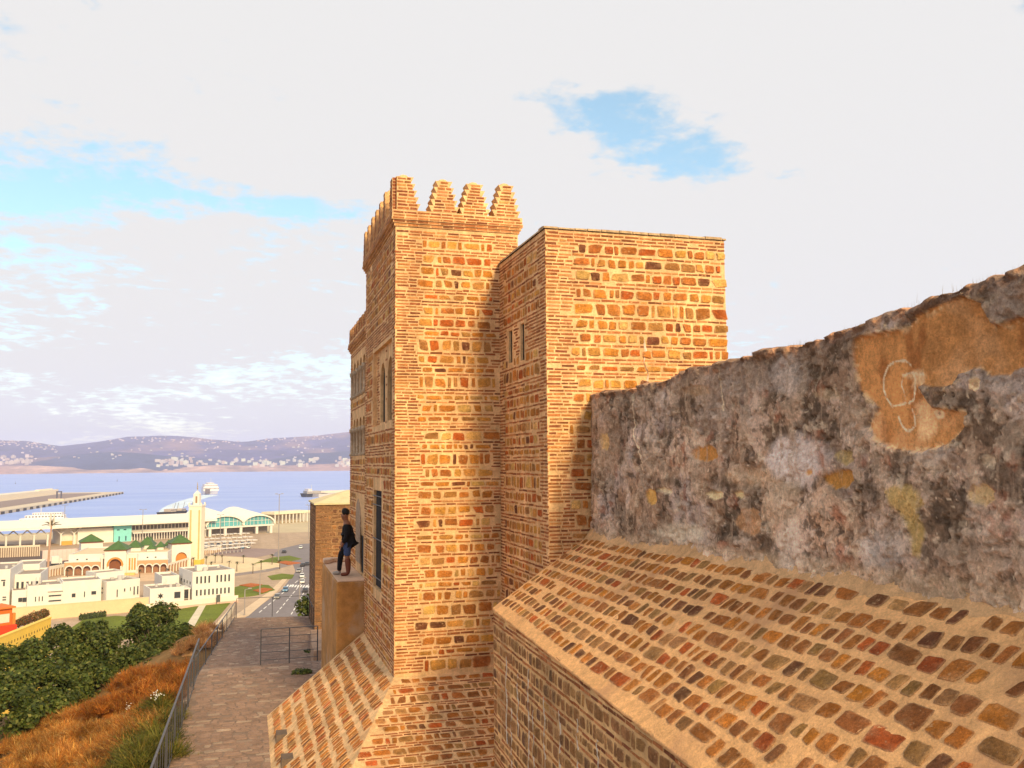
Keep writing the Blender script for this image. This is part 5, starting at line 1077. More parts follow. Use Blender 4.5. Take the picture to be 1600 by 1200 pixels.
# --- mosque
ORG = (0.55, 0.22, 0.045); TANB = (0.45, 0.27, 0.15)
b = Bld('mosque', 'white mosque with green pyramid roofs and arcades each side of its arched portal', 'mosque', (100, 900), (262, 894.5)); L = b.L; k = b.px
b.roofbox(1, L - .5, 2.2, 36, 7.6, roofcol=(0.68, 0.52, 0.33))
fr_ = lambda x: x * L
arc1 = b.arcade(0, L * .345, 0, 5.2, 4, .5, 2.3, 1.0, (0.50, 0.30, 0.17), (0.30, 0.16, 0.10), 2.0); b.box('arcade_roof', -.1, L * .345, -.1, 2.19, 5.203, 5.5)
arc2 = b.arcade(L * .70, L, 0, 5.2, 4, .45, 2.3, 1.0, (0.50, 0.30, 0.17), (0.30, 0.16, 0.10), 2.0); b.box('arcade_roof', L * .70, L + .1, -.1, 2.19, 5.203, 5.5)
for x0, x1, n, g in ((0, L * .345, 4, .5), (L * .70, L, 4, .45)):
    w = (x1 - x0 - g * (n + 1)) / n
    for i in range(n):       # white arch bands and column pairs
        c = x0 + g + i * (w + g) + w / 2; m = MB(); r0, r1 = w / 2, w / 2 + .42; vs = []; nn_ = 9
        for q in range(nn_): 
            a = math.pi * q / (nn_ - 1); vs += [(c + r0 * math.cos(a), -.08, 2.3 + r0 * math.sin(a)), (c + r1 * math.cos(a), -.08, 2.3 + r1 * math.sin(a)), (c + r0 * math.cos(a), .1, 2.3 + r0 * math.sin(a)), (c + r1 * math.cos(a), .1, 2.3 + r1 * math.sin(a))]
        fs = []
        for q in range(nn_ - 1): a = q * 4; e = a + 4; fs += [(a, a + 1, e + 1, e), (a + 1, a + 3, e + 3, e + 1), (a, e, e + 2, a + 2)]
        m.add([b.M @ Vector(v) for v in vs], fs, WHITE); m.build('arch_band', ANY, b.o)
    for i in range(n + 1): b.box('column', x0 + i * (w + g) + .03, x0 + i * (w + g) + g - .03, -.25, -.01, -.3, 2.3)
P0, P1 = L * .395, L * .60
pw = b.arcade(P0, P1, -3.2, 9.6, 1, (P1 - P0) * .2, 4.0, 1.0, WHITE, (0.20, 0.07, 0.025), 1.6, 'portal_front'); b.box('portal_body', P0, P1, -1.55, 8, -.3, 9.6)
m = MB(); vs = []; c = (P0 + P1) / 2; r0 = (P1 - P0) * .3; r1 = r0 + .75
for q in range(13):
    a = -0.25 + (math.pi + .5) * q / 12; vs += [(c + r0 * math.cos(a), -3.28, 4.0 + r0 * math.sin(a)), (c + r1 * math.cos(a), -3.28, 4.0 + r1 * math.sin(a)), (c + r1 * math.cos(a), -3.2, 4.0 + r1 * math.sin(a))]
m.add([b.M @ Vector(v) for v in vs], [f for q in range(12) for f in ((q*3, q*3+1, q*3+4, q*3+3), (q*3+1, q*3+2, q*3+5, q*3+4))], ORG); m.build('portal_arch_band', ANY, b.o)
for x in (P0 + .5, P0 + 1.4, P1 - 1.0, P1 - 1.9): b.box('portal_column', x, x + .5, -3.75, -3.22, -.3, 3.6)
b.box('portal_eave', P0 - .3, P1 + .3, -3.5, 8.3, 9.603, 10.0, (0.20, 0.06, 0.03)); MB().pyramid(P0 - .5, -3.7, P1 + .5, 8.5, 10.003, 13.3, fr=b.M).build('green_roof', TILE, b.o)
b.box('lattice_bay', P1 + .02, L * .70 - .02, -1.0, 2.19, -.3, 7.9); b.box('lattice_bay', L * .35, P0 - .02, -.6, 2.19, -.3, 7.9)
for q in range(3): b.box('lattice_window', P1 + .8 + q * 1.0, P1 + 1.4 + q * 1.0, -1.06, -1.01, 1.6, 6.4, ORG if q != 1 else (0.6, 0.33, 0.08))
b.box('lattice_window', L * .36 + .3, P0 - .4, -.66, -.61, 1.4, 6.4, (0.12, 0.09, 0.07))
b.box('entrance_steps', P0 - .5, L * .70, -6.0, -3.8, -.3, .9, (0.66, 0.46, 0.16))
for x0, x1, y0, y1, z0, z1 in ((.52, .68, 14, 22, 9.2, 12.3), (.60, .78, 22, 31, 9.4, 13.0), (.73, .83, 12, 18, 8.6, 10.8), (.80, .90, 18, 24, 8.8, 11.2), (.86, .95, 26, 32, 8.8, 11.2), (.66, .74, 31, 35.5, 9.0, 12.6)):
    b.box('lantern_wall', L * x0 + .4, L * x1 - .4, y0 + .4, y1 - .4, 7.7, z0); MB().pyramid(L * x0, y0, L * x1, y1, z0 + .003, z1, fr=b.M).build('green_roof', TILE, b.o)
for x in (.10, .19, .78, .86): b.win(L * x, 5.9, .7, .5, 2.2)
b2 = Bld('mosque_pavilion', 'white pavilion with a green pyramid roof behind the mosque, left side', 'pavilion', (126, 878), (160, 876)); b2.box('wall', 0, b2.L, 0, 8, -.3, 8.4); b2.box('eave', -.3, b2.L + .3, -.3, 8.3, 8.403, 8.9, (0.2, .06, .03)); MB().pyramid(-.6, -.6, b2.L + .6, 8.6, 8.903, 12.3, fr=b2.M).build('green_roof', TILE, b2.o)
b2 = Bld('mosque_pavilion', 'white pavilion with a green pyramid roof and orange arch at the foot of the minaret', 'pavilion', (268, 888), (298, 886)); b2.box('wall', 0, b2.L, 1.0, 8, -.3, 10.0); b2.box('eave', -.3, b2.L + .3, -.3, 8.3, 10.003, 10.5, (0.2, .06, .03)); MB().pyramid(-.6, -.6, b2.L + .6, 8.6, 10.503, 14.0, fr=b2.M).build('green_roof', TILE, b2.o)
b2.arcade(0, b2.L, 0, 9.9, 1, 1.6, 4.2, 1.0, WHITE, ORG, .9, 'arched_front')
for q in range(4):
    b3 = Bld('arcaded_fence', ['white arcaded fence running back from the left arcade', 'white arcaded fence running from the pavilion to the right arcade', 'white arcaded fence left of the tall mast', 'white arcaded fence along the car park'][q], 'fence', *[((60, 905), (100, 897)), ((262, 897), (302, 884)), ((45, 912), (66, 905)), ((315, 868), (345, 862))][q]); b3.arcade(0, b3.L, 0, 4.2 if q < 2 else 3, 9, .5, 2.4 if q < 2 else 1.6, .8, (0.75, 0.68, 0.58), (0.40, 0.22, 0.12), .3)
# --- minaret
mc = G(306, 882, ZG); mi = thing('minaret', 'tall cream and ochre square minaret with a white lantern on top', 'minaret', mc); Mm = Matrix.Translation(mc) @ Matrix.Rotation(rad(-14), 4, 'Z')
hw = 2.75; MB().box((-hw, -hw, -.5), (hw, hw, 25.5), (0.78, 0.70, 0.56), fr=Mm).build('shaft', ANY, mi)
for ax in range(2):
    for q, (a, c_, cl) in enumerate(((-2.2, -1.5, (0.60, 0.40, 0.18)), (-1.2, 1.2, (0.78, 0.74, 0.56)), (1.5, 2.2, (0.60, 0.40, 0.18)))):
        if ax == 0: MB().box((a, -hw - .08, 2.5), (c_, -hw - .005, 24), cl, fr=Mm).build('panel', ANY, mi)
        else: MB().box((-hw - .08, a, 2.5), (-hw - .005, c_, 24), (cl[0] * .9, cl[1] * .7, cl[2] * .8), fr=Mm).build('panel', ANY, mi)
MB().box((-hw - .12, -hw - .12, -.4), (hw + .12, hw + .12, 2.3), (0.72, 0.46, 0.08), fr=Mm).build('base', ANY, mi)
MB().box((-hw - .25, -hw - .25, 25.503), (hw + .25, hw + .25, 26.2), WHITE, fr=Mm).build('balcony', ANY, mi)
for x in (-1, 1):
    for y in (-1, 1): MB().box((x * 2.6 - .3, y * 2.6 - .3, 26.203), (x * 2.6 + .3, y * 2.6 + .3, 27.2), WHITE, fr=Mm).build('finial_block', ANY, mi)
MB().box((-1.3, -1.3, 26.203), (1.3, 1.3, 31.0), WHITE, fr=Mm).build('lantern', ANY, mi); MB().box((-.4, -1.36, 27), (.4, -1.31, 30), (0.3, .2, .12), fr=Mm).build('lantern_window', ANY, mi)
MB().pyramid(-1.35, -1.35, 1.35, 1.35, 31.003, 32.6, WHITE, fr=Mm).build('lantern_cap', ANY, mi); MB().tube([Mm @ Vector((0, 0, z)) for z in (32.3, 33, 33.4, 33.8, 34.2, 34.6, 35.0, 36.4)], [.1, .1, .35, .1, .3, .1, .2, .03], 6, (0.35, .25, .1)).build('spire', ANY, mi)

# --- ferry terminal
b = Bld('ferry_terminal', 'long white ferry terminal with a deep flat roof and teal block', 'terminal', (-70, 862), (335, 838)); L = b.L; P = L / 405
b.box('wall', P * 150, L - 1, 4, 22, -.3, 9.0, (0.72, 0.68, 0.60)); b.box('wing_wall', P * 175, P * 231, 1.5, 3.98, -.3, 8.2, (0.74, 0.70, 0.62))
b.box('teal_block', P * 231.5, P * 260, .5, 3.98, -.3, 9.4, (0.22, 0.62, 0.62))
for x in (236, 247): b.box('teal_window', P * x, P * x + 1.5, .42, .49, 6.5, 7.2, (.03, .1, .12)); b.box('teal_window', P * x + 1, P * x + 1.7, .42, .49, .5, 3.2, (.03, .1, .12))
m = MB(); m.add([b.M @ Vector(v) for v in ((0, -4, 10.8), (L, -4, 10.8), (L, 26, 13.4), (0, 26, 13.4), (0, -4, 9.6), (L, -4, 9.6), (L, 26, 9.6), (0, 26, 9.6))], [(0, 1, 2, 3), (4, 7, 6, 5), (0, 4, 5, 1), (1, 5, 6, 2), (2, 6, 7, 3), (3, 7, 4, 0)], (0.80, 0.76, 0.66)); m.build('roof', ANY, b.o)
b.box('balcony_slab', P * 262, L - 1, -.5, 3.98, 4.3, 5.0); 
for q in range(22): x = P * (264 + q * 6.2); b.box('upper_window', x, x + 1.6, 3.9, 3.99, 6.2, 8.6, (.12, .10, .09))
for q in range(30): x = P * (264 + q * 4.6); b.box('column', x, x + .35, -.3, .0, -.3, 4.29)
for q in range(30): x = P * (265 + q * 4.6); b.box('ground_opening', x, x + 1.0, 3.9, 3.99, .2, 3.6, (.16, .13, .12))
for q in range(9):
    x = P * (8 + q * 20); b.box('pillar', x, x + .9, 1, 1.9, -.3, 6.5)
    for sg in (-1, 1): MB().tube([b.M @ Vector((x + .45, 1.5, 6.0)), b.M @ Vector((x + .45 + sg * 4, 1.5, 9.59))], .35, 5, WHITE).build('brace', ANY, b.o)
m = MB()
b.box('ochre_crates', P * 150, P * 166, .0, 1.2, -.2, 2.2, (0.6, .33, .06))
f = Bld('screen_fence', 'tall slatted fence in front of the terminal canopy', 'fence', (-60, 874), (62, 869)); f.arcade(0, f.L, 0, 5.5, 34, .35, 4.6, 0, (0.66, 0.56, 0.44), (0.24, 0.17, 0.13), .3)
f = Bld('site_hoarding', 'pale lilac panelled hoarding beside the port yard', 'fence', (66, 878), (128, 874)); f.box('panel', 0, f.L, 0, .3, -.3, 5.2, (0.66, 0.52, 0.50)); [f.box('rib', x, x + .25, -.12, -.01, -.3, 5.25, (0.6, .46, .44)) for x in np.arange(.5, f.L - .5, 1.9)]
tk = Bld('box_truck', 'white box truck parked by the hoarding', 'truck', (80, 884), (97, 883)); tk.box('box', 0, tk.L * .7, 0, 2.5, .9, 4.0); tk.box('cab', tk.L * .7 + .1, tk.L, .1, 2.4, .6, 2.9); tk.box('windscreen', tk.L * .8, tk.L + .02, .3, 2.2, 1.8, 2.7, (.05, .05, .06))
for x in (.15, .3, .85): 
    for y in (-.05, 2.2): MB().tube([tk.M @ Vector((tk.L * x, y, .45)), tk.M @ Vector((tk.L * x, y + .3, .45))], .45, 10, (.03, .03, .03)).build('wheel', ANY, tk.o)
# arrival hall with two glazed vaults
b = Bld('arrival_hall', 'white arrival hall with two teal glazed vaults beside the minaret', 'building', (322, 839), (427, 832)); L = b.L
for q, (x0, x1, rise) in enumerate(((0, L * .53, 6.2), (L * .53, L, 5.6))):
    c, w = (x0 + x1) / 2, (x1 - x0) / 2; nA = 12; z0 = 5.6; gl = []; roof = MB(); vs = []
    prof = [(c - w * math.cos(math.pi * i / nA), z0 + rise * math.sin(math.pi * i / nA)) for i in range(nA + 1)]
    m = MB(); m.add([b.M @ Vector((x, .6, z)) for x, z in prof], [tuple(range(nA + 1))]); g_ = m.build('glazing', TEAL, b.o)
    for i in range(1, nA): MB().box((prof[i][0] - .12, .42, z0), (prof[i][0] + .12, .58, prof[i][1]), WHITE, fr=b.M).build('mullion', ANY, g_)
    b.box('transom', x0 + .6, x1 - .6, .40, .57, z0 + rise * .45, z0 + rise * .45 + .25)
    for y, e in ((-1.2, 0.0), (12, 1.6), (34, 4.0)): vs.append([b.M @ Vector((c + (x - c) * 1.02, y, z + .05 + e * math.sin(math.pi * i / nA))) for i, (x, z) in enumerate(prof)] + [b.M @ Vector((c + (x - c) * 1.06, y, z + .75 + e * math.sin(math.pi * i / nA))) for i, (x, z) in enumerate(prof)])
    n1 = nA + 1
    roof.add(sum(vs, []), [(k_*2*n1 + n1 + i, k_*2*n1 + n1 + i + 1, (k_+1)*2*n1 + n1 + i + 1, (k_+1)*2*n1 + n1 + i) for k_ in range(2) for i in range(nA)] + [(i, i+1, n1 + i + 1, n1 + i) for i in range(nA)] + [(k_*2*n1 + i, (k_+1)*2*n1 + i, (k_+1)*2*n1 + i + 1, k_*2*n1 + i + 1) for k_ in range(2) for i in range(nA)], (0.8, .76, .68)); roof.build('vault_roof', ANY, b.o)
b.box('ring_beam', 0, L, -.9, .38, 4.6, 5.58); b.box('inner_wall', 1, L - 1, 6, 6.4, -.3, 4.58, (.24, .2, .18))
for x in (.05, .27, .5, .74, .96): b.box('pier', L * x - .8, L * x + .8, -.6, .6, -.3, 4.59)
b = Bld('quay_shed', 'long beige colonnaded shed on the far quay', 'building', (428, 818), (482, 814)); b.box('roof', -.5, b.L + .5, -1, 14, 6.5, 8.3, (.72, .66, .5)); b.box('back_wall', 0, b.L, 8, 13, -.3, 6.49, (.5, .42, .32)); [b.box('column', x, x + .7, -.5, .3, -.3, 6.49) for x in np.arange(.5, b.L, 3.4)]
for q, (a, c_) in enumerate([((318, 850), (395, 846)), ((316, 856), (402, 851)), ((318, 862), (398, 856)), ((330, 843), (390, 840)), ((330, 868), (385, 862))]):
    b = Bld('parking_canopy', ['white parking canopy, third row from the arrival hall', 'white parking canopy, fourth row from the arrival hall', 'white parking canopy, fifth row from the arrival hall', 'white parking canopy nearest the arrival hall', 'white parking canopy nearest the plaza'][q], 'canopy', a, c_, group='parking canopies')
    n = 9
    for i in range(n): x = b.L * i / n; b.box('shade', x + .3, x + b.L / n - .3, -1.5, 2.2, 2.5 + (i % 2) * .15, 2.8 + (i % 2) * .15); b.box('post', x + .2, x + .38, 1.0, 1.2, -.3, 2.49)

# --- vehicles
def car_proto(col):
    t = bpy.data.objects.new('car', None); COL.objects.link(t); m = MB()
    pr = [(-2.1, .35), (2.1, .35), (2.15, .75), (1.9, .85), (1.15, .95), (-1.6, .98), (-2.1, .9)]
    fr = Matrix(((1, 0, 0, 0), (0, 0, 1, -.85), (0, 1, 0, 0), (0, 0, 0, 1))); m.prism(pr, 0, 1.7, col, fr=fr); m.build('body', GLOSS, t)
    m = MB(); m.prism([(-1.7, .985), (1.1, .955), (.45, 1.42), (-1.2, 1.45)], 0.1, 1.6, (.03, .035, .045), fr=fr); cb = m.build('windows', GLASS, t)
    m = MB(); m.prism([(-1.22, 1.452), (.42, 1.425), (.3, 1.5), (-1.1, 1.52)], 0.12, 1.58, col, fr=fr); m.build('roof', GLOSS, t)
    for x in (-1.35, 1.35):
        for y in (-.88, .68): MB().tube([(x, y, .33), (x, y + .2, .33)], .33, 10, (.02, .02, .02)).build('wheel', ANY, t)
    for y in (-.7, .4): MB().box((2.10, y, .6), (2.17, y + .3, .75), (.8, .78, .7)).build('headlight', ANY, t)
    return t
protos = {'white': car_proto((.75, .74, .72)), 'grey': car_proto((.30, .29, .28)), 'dark': car_proto((.05, .045, .05)), 'blue': car_proto((.10, .25, .42)), 'red': car_proto((.4, .05, .03))}
used = set()
def car(u, v, colr, label, toward=None, flip=False):
    p = G(u, v, ZG + .056); c = protos[colr] if colr not in used else copy_tree(protos[colr]); used.add(colr); q = G(*(toward or (u + 22, v - 30)), ZG); d = q - p; c.location = p; c.rotation_euler = (0, 0, math.atan2(d.y, d.x) + (math.pi if flip else 0)); tag(c, label, 'car', 'cars on the port road and car parks')
car(446, 924, 'blue', 'light blue car at the crossing', (462, 900), True); car(433, 935, 'grey', 'grey car nearest the railing in the lane below the crossing', (455, 905), True)
car(477, 925, 'dark', 'dark car below the crossing on the right lane', (487, 905)); car(472, 911, 'white', 'white car just above the crossing, nearer of two in a queue', (472, 890), True); car(472, 902, 'white', 'white car just above the crossing, second in the queue', (472, 885), True)
car(467, 894, 'grey', 'grey car entering the bend of the road', (480, 880), True); car(473, 885, 'dark', 'dark car in the bend, farther of two', (485, 875)); car(480, 883, 'dark', 'dark car in the bend beside the kerb', (490, 873)); car(470, 857, 'white', 'white van-like car far up the road by the quay', (480, 845), True); car(444, 864, 'dark', 'dark car waiting by the far lawn', (460, 855)); car(36, 901.5, 'red', 'red car parked behind the long white house', (60, 900)) ; car(44, 901, 'dark', 'dark car parked next to the red one', (60, 900))
for i in range(16):
    u = 322 + (i % 8) * 9.5; v = 853.5 - (i % 8) * .45 + (i // 8) * 6.3; car(u, v, ('white', 'grey', 'dark', 'white', 'blue')[i % 5], '%s car from the minaret in the %s parked row under the white canopies' % (('first', 'second', 'third', 'fourth', 'fifth', 'sixth', 'seventh', 'eighth')[i % 8], ('far', 'near')[i // 8]), (u + 8, v - 9))
for p in protos: pass

# --- palms and lamp posts
def palm_proto():
    t = bpy.data.objects.new('palm_tree', None); COL.objects.link(t); rng = random.Random(9)
    MB().tube([(0, 0, -.3), (.05, 0, 1.8), (.0, .05, 3.6)], [.22, .17, .14], 7).build('trunk', BARK, t); m = MB()
    for k in range(18):
        a = k * 2.4; e = rng.uniform(-.2, 1.1); L_ = rng.uniform(1.3, 1.8); prev = Vector((0, .05, 3.6)); d = Vector((math.cos(a) * math.cos(e), math.sin(a) * math.cos(e), math.sin(e))); s = Vector((-math.sin(a), math.cos(a), 0))
        pts = [prev]
        for j in range(4): d.z -= .28; pts.append(pts[-1] + d.normalized() * L_ / 4)
        for j in range(4):
            w0 = .22 * (1 - j / 4.2); w1 = .22 * (1 - (j + 1) / 4.2); m.add([pts[j] - s * w0, pts[j] + s * w0, pts[j+1] + s * w1, pts[j+1] - s * w1], [(0, 1, 2, 3)], (.06 * rng.uniform(.7, 1.4), .075, .02))
    m.build('crown', LEAF, t); return t
pp = palm_proto(); first = True
PAL = [(105, 908), (140, 908), (178, 907), (218, 905), (262, 903), (302, 886), (322, 885), (336, 880), (347, 880), (358, 891), (370, 893), (395, 896), (408, 890), (437, 889), (380, 880), (425, 882), (312, 880), (330, 893), (64, 908)]
LB = {0: 'palm tree in front of the left arcade, nearest the mast', 1: 'palm tree in front of the left arcade, nearest the portal', 2: 'palm tree right in front of the mosque portal', 3: 'palm tree at the right corner of the lattice bay', 4: 'palm tree before the right end of the mosque', 18: 'palm tree behind the long white house'}
ORD = ['first', 'second', 'third', 'fourth', 'fifth', 'sixth', 'seventh', 'eighth', 'ninth', 'tenth', 'eleventh', 'twelfth', 'thirteenth']; plz = sorted(p for i, p in enumerate(PAL) if i not in LB)
for i, (u, v) in enumerate(PAL):
    o = pp if first else copy_tree(pp); first = False; o.location = G(u, v, ZG + .05); o.rotation_euler = (0, 0, i * 1.7); o.scale = (1, 1, random.Random(i).uniform(.85, 1.15)); tag(o, LB.get(i, ('%s palm tree from the minaret side on the pale plaza' % ORD[plz.index((u, v))]) if (u, v) in plz else ''), 'palm tree', 'palm trees around the mosque')
def lamp(u, v, vt, label, arms=2):
    p = G(u, v, ZG); h = (v - vt) * (p - EYE).dot(FWD) / F_PX; t = thing('street_lamp', label, 'street lamp', p, 'tall lamp masts'); MB().tube([p, p + Vector((0, 0, h))], [.28, .14], 6, (.28, .25, .24)).build('pole', ANY, t)
    for k in range(arms): a = k * math.pi * 2 / arms + .5; q = p + Vector((0, 0, h)); e = q + Vector((math.cos(a) * 1.6, math.sin(a) * 1.6, .2)); MB().tube([q, e], .09, 5, (.25, .23, .22)).build('arm', ANY, t); MB().box((e.x - .5, e.y - .3, e.z - .1), (e.x + .5, e.y + .3, e.z + .15), (.3, .28, .26)).build('lamp_head', ANY, t)
lamp(222, 852, 797, 'tall lamp mast before the ferry terminal', 2); lamp(435, 876, 773, 'tallest lamp mast, standing at the far lawn', 2); lamp(482, 842, 790, 'lamp mast on the far quay beside the brick pier', 4); lamp(100, 835, 790, 'lamp mast rising behind the docked ferry', 2); lamp(406, 930, 893, 'short lamp post by the flower bed', 1); lamp(382, 962, 922, 'short lamp post beside the cream path', 1); lamp(344, 850, 805, 'lamp mast in front of the arrival hall', 2); lamp(488, 893, 862, 'lamp post at the roadside beside the brick pier', 1); lamp(468, 945, 905, 'lamp post beside the road just beyond the end railing', 1)
p = G(73, 915, ZG); k = (p - EYE).dot(FWD) / F_PX; t = thing('antenna_mast', 'tall rusty antenna mast with a palm-like head among the white houses', 'mast', p); hh = 93 * k
MB().tube([p, p + Vector((.5, 0, hh * .7)), p + Vector((.9, 0, hh))], [.45, .36, .28], 8, (.42, .26, .18)).build('pole', ANY, t); q = p + Vector((.9, 0, hh))
for i in range(14): a = i * 2.4; e = .2 + (i % 4) * .35; L_ = 3.4; d = Vector((math.cos(a) * math.cos(e), math.sin(a) * math.cos(e), math.sin(e))); MB().tube([q, q + d * L_ * .6, q + d * L_ + Vector((0, 0, -.5))], [.2, .16, .05], 5, (.16, .13, .08)).build('frond', ANY, t)
for i in range(3): a = i * 2.1; MB().box((q.x + math.cos(a) * .8 - .2, q.y + math.sin(a) * .8 - .2, q.z - .5), (q.x + math.cos(a) * .8 + .2, q.y + math.sin(a) * .8 + .2, q.z + 4.2), (.62, .56, .5)).build('antenna_panel', ANY, t)

# --- yellow wall with drain holes and the orange kiosk
a = G(-40, 1013, 18); c_ = G(80, 965, 18); b = Bld('yellow_retaining_wall', 'bright yellow retaining wall with a row of drain holes behind the fig trees', 'wall', (-40, 1013), (80, 965), z=18); YEL = (0.74, 0.50, 0.075)
b.box('body', 0, b.L, 0, .6, -14.2, 0, YEL); b.box('coping', -.05, b.L + .05, -.1, .7, .003, .18, (0.78, .56, .12))
for i in range(26): x = b.L * (i + .5) / 26; b.box('drain_hole', x, x + .22, -.03, -.004, -1.7, -1.25, (.05, .03, .02))
kb = Bld('orange_kiosk', 'orange red kiosk with a red counter at the left edge above the yellow wall', 'kiosk', (-30, 992), (18, 985), z=17.2); kb.box('wall', 0, kb.L, 0, 5, -13, 4.2, (0.62, .14, .02)); kb.box('counter', -.3, kb.L + .6, -.8, -.01, -13, 1.1, (0.6, .05, .015)); kb.box('roof', -.4, kb.L + .4, -.6, 5.4, 4.203, 4.5, (.66, .18, .03)); kb.box('sign_panel', kb.L * .55, kb.L - .5, -.08, -.01, 1.6, 3.2, (.7, .6, .5)); kb.box('side_post', kb.L + .5, kb.L + 1.1, 1, 1.6, -13, 3.0, (.62, .22, .04))
for i, (u, v, r) in enumerate([(32, 974, 1.2), (48, 968, 1.4), (62, 963, 1.2), (22, 978, .9)]):
    p = G(u, v, 18.2); rng = random.Random(50 + i); m = MB(); leaf_cloud(m, [(p + Vector((0, 3.5, 0)), (r, r, r * .8))], 700, rng, .3, [((0.20, .10, .03), 2), ((.12, .11, .03), 2), ((.28, .10, .04), 1)])
    th = thing('scrub_bush', ['reddish scrub bush above the middle of the yellow wall', 'large brown scrub bush above the yellow wall', 'scrub bush near the far end of the yellow wall', 'small scrub bush beside the orange kiosk'][i], 'bush', (p.x, p.y + 3.5, 5), 'scrub behind the yellow wall'); stuff(m.build('foliage', LEAF, th)); MB().tube([(p.x, p.y + 3.5, 4), (p.x, p.y + 3.5, p.z)], .15, 5).build('stem', BARK, th)
b = Bld('hedge_mound', 'clipped green hedge on the lawn behind the fig trees', 'hedge', (127, 970), (168, 964)); m = MB(); leaf_cloud(m, [(b.M @ Vector((b.L * (i + .5) / 8, 1, .8)), (b.L / 12, 1.2, 1.1)) for i in range(8)], 2600, random.Random(3), .35, [((.06, .09, .02), 1), ((.09, .11, .025), 1)]); stuff(m.build('foliage', LEAF, b.o))
pt = G(492, 968, 30); m = MB(); rng = random.Random(12); cc = at(486, 946, 62); leaf_cloud(m, [(cc, (1.1, 1.1, .8)), (cc + Vector((.6, 0, -.5)), (.9, .9, .7))], 900, rng, .3, GREEN); th = thing('roadside_tree', 'small green tree beside the brick pier beyond the end railing', 'tree', (cc.x, cc.y, gz_at(cc.x, cc.y))); stuff(m.build('crown', LEAF, th)); MB().tube([(cc.x, cc.y, gz_at(cc.x, cc.y) - .3), tuple(cc)], [.15, .05], 6).build('trunk', BARK, th)

# --- harbour
def harbour_box(mb, A, B, w, z0, z1, col, off=0.0):
    d = (B - A); L_ = d.length; d.normalize(); n = Vector((-d.y, d.x, 0)); n = n if n.dot(A - EYE) > 0 else -n; M_ = Matrix(((d.x, n.x, 0, A.x), (d.y, n.y, 0, A.y), (0, 0, 1, 0), (0, 0, 0, 1))); mb.box((0, off, z0), (L_, off + w, z1), col, fr=M_); return M_, L_
A, B = G(-60, 814, 0), G(193, 771.5, 0); bw = thing('breakwater', 'long concrete breakwater quay reaching into the bay from the left', 'breakwater', A); m = MB(); Mb, Lb = harbour_box(m, A, B, 120, -2, 3.4, (.60, .50, .36)); m.build('quay', ANY, bw)
MB().box((20, 22, 3.403), (Lb - 60, 78, 3.6), (.26, .19, .16), fr=Mb).build('roadway', ANY, bw); MB().box((0, 96, 3.403), (Lb - 20, 119, 9.5), (.74, .66, .54), fr=Mb).build('sea_wall', ANY, bw)
for i in range(30): x = Lb * (i + .3) / 30; MB().box((x, -1.2, -1), (x + Lb * .011, -.02, 2.6), (.06, .05, .05), fr=Mb).build('fender', ANY, bw)
for i in range(9): MB().box((Lb - 50 - i * 9, 98, 9.503), (Lb - 46 - i * 9, 104, 11.5), (.7, .62, .5), fr=Mb).build('armour_block', ANY, bw)
pg = G(92, 782, 3.4); kk = (pg - EYE).dot(FWD) / F_PX; gt = thing('link_gantry', 'dark steel link-span gantry on the breakwater', 'gantry', pg)
for x in (-3, 3): MB().box((pg.x + x * kk - .8, pg.y - .8, 3), (pg.x + x * kk + .8, pg.y + .8, 3.4 + 13 * kk), (.08, .08, .12)).build('leg', ANY, gt)
MB().box((pg.x - 3 * kk - 1, pg.y - 1, 3.4 + 13.02 * kk), (pg.x + 3 * kk + 1, pg.y + 1, 3.4 + 14.5 * kk), (.08, .08, .12)).build('cross_beam', ANY, gt); MB().box((pg.x - 14 * kk, pg.y - 6, 3.41), (pg.x + 8 * kk, pg.y - 2, 3.4 + 3 * kk), (.6, .5, .4)).build('ramp', ANY, gt)
def ship(name, label, a, b_, beam, hull, decks, col_h, cat='ship', bow=.12, z=0.0):
    A, B = G(*a, z), G(*b_, z); t = thing(name, label, cat, A); d = B - A; L_ = d.length; d.normalize(); n = Vector((-d.y, d.x, 0)); n = n if n.dot(A - EYE) > 0 else -n; M_ = Matrix(((d.x, n.x, 0, A.x), (d.y, n.y, 0, A.y), (0, 0, 1, 0), (0, 0, 0, 1)))
    m = MB(); lo = [(L_ * .03, beam * .15), (L_ * (.97 - bow), beam * .12), (L_ * .93, beam * .5), (L_ * (.97 - bow), beam * .88), (L_ * .03, beam * .85)]; hi = [(0, 0), (L_ * (1 - bow), 0), (L_, beam * .5), (L_ * (1 - bow), beam), (0, beam)]
    m.add([M_ @ Vector((x, y, -.5)) for x, y in lo] + [M_ @ Vector((x, y, hull)) for x, y in hi], [(4, 3, 2, 1, 0), (5, 6, 7, 8, 9)] + [(i, (i+1) % 5, 5 + (i+1) % 5, 5 + i) for i in range(5)], col_h); m.build('hull', ANY, t); zz_ = hull
    for (x0, x1, h, cl) in decks:
        MB().box((L_ * x0, beam * .06, zz_ + .003), (L_ * x1, beam * .94, zz_ + h), cl, fr=M_).build('deck_house', ANY, t)
        w_ = 12
        for i in range(w_):
            xx = L_ * (x0 + (x1 - x0) * (i + .25) / w_); MB().box((xx, beam * .06 - .06, zz_ + h * .4), (xx + L_ * (x1 - x0) / w_ * .55, beam * .06 - .005, zz_ + h * .75), (.08, .08, .1), fr=M_).build('window', GLASS, t)
        zz_ += h
    MB().tube([M_ @ Vector((L_ * .55, beam * .5, zz_)), M_ @ Vector((L_ * .55, beam * .5, zz_ + hull * 1.2))], .25, 5, (.6, .58, .55)).build('mast', ANY, t); return t, M_, L_, zz_
W2 = (.78, .72, .68)
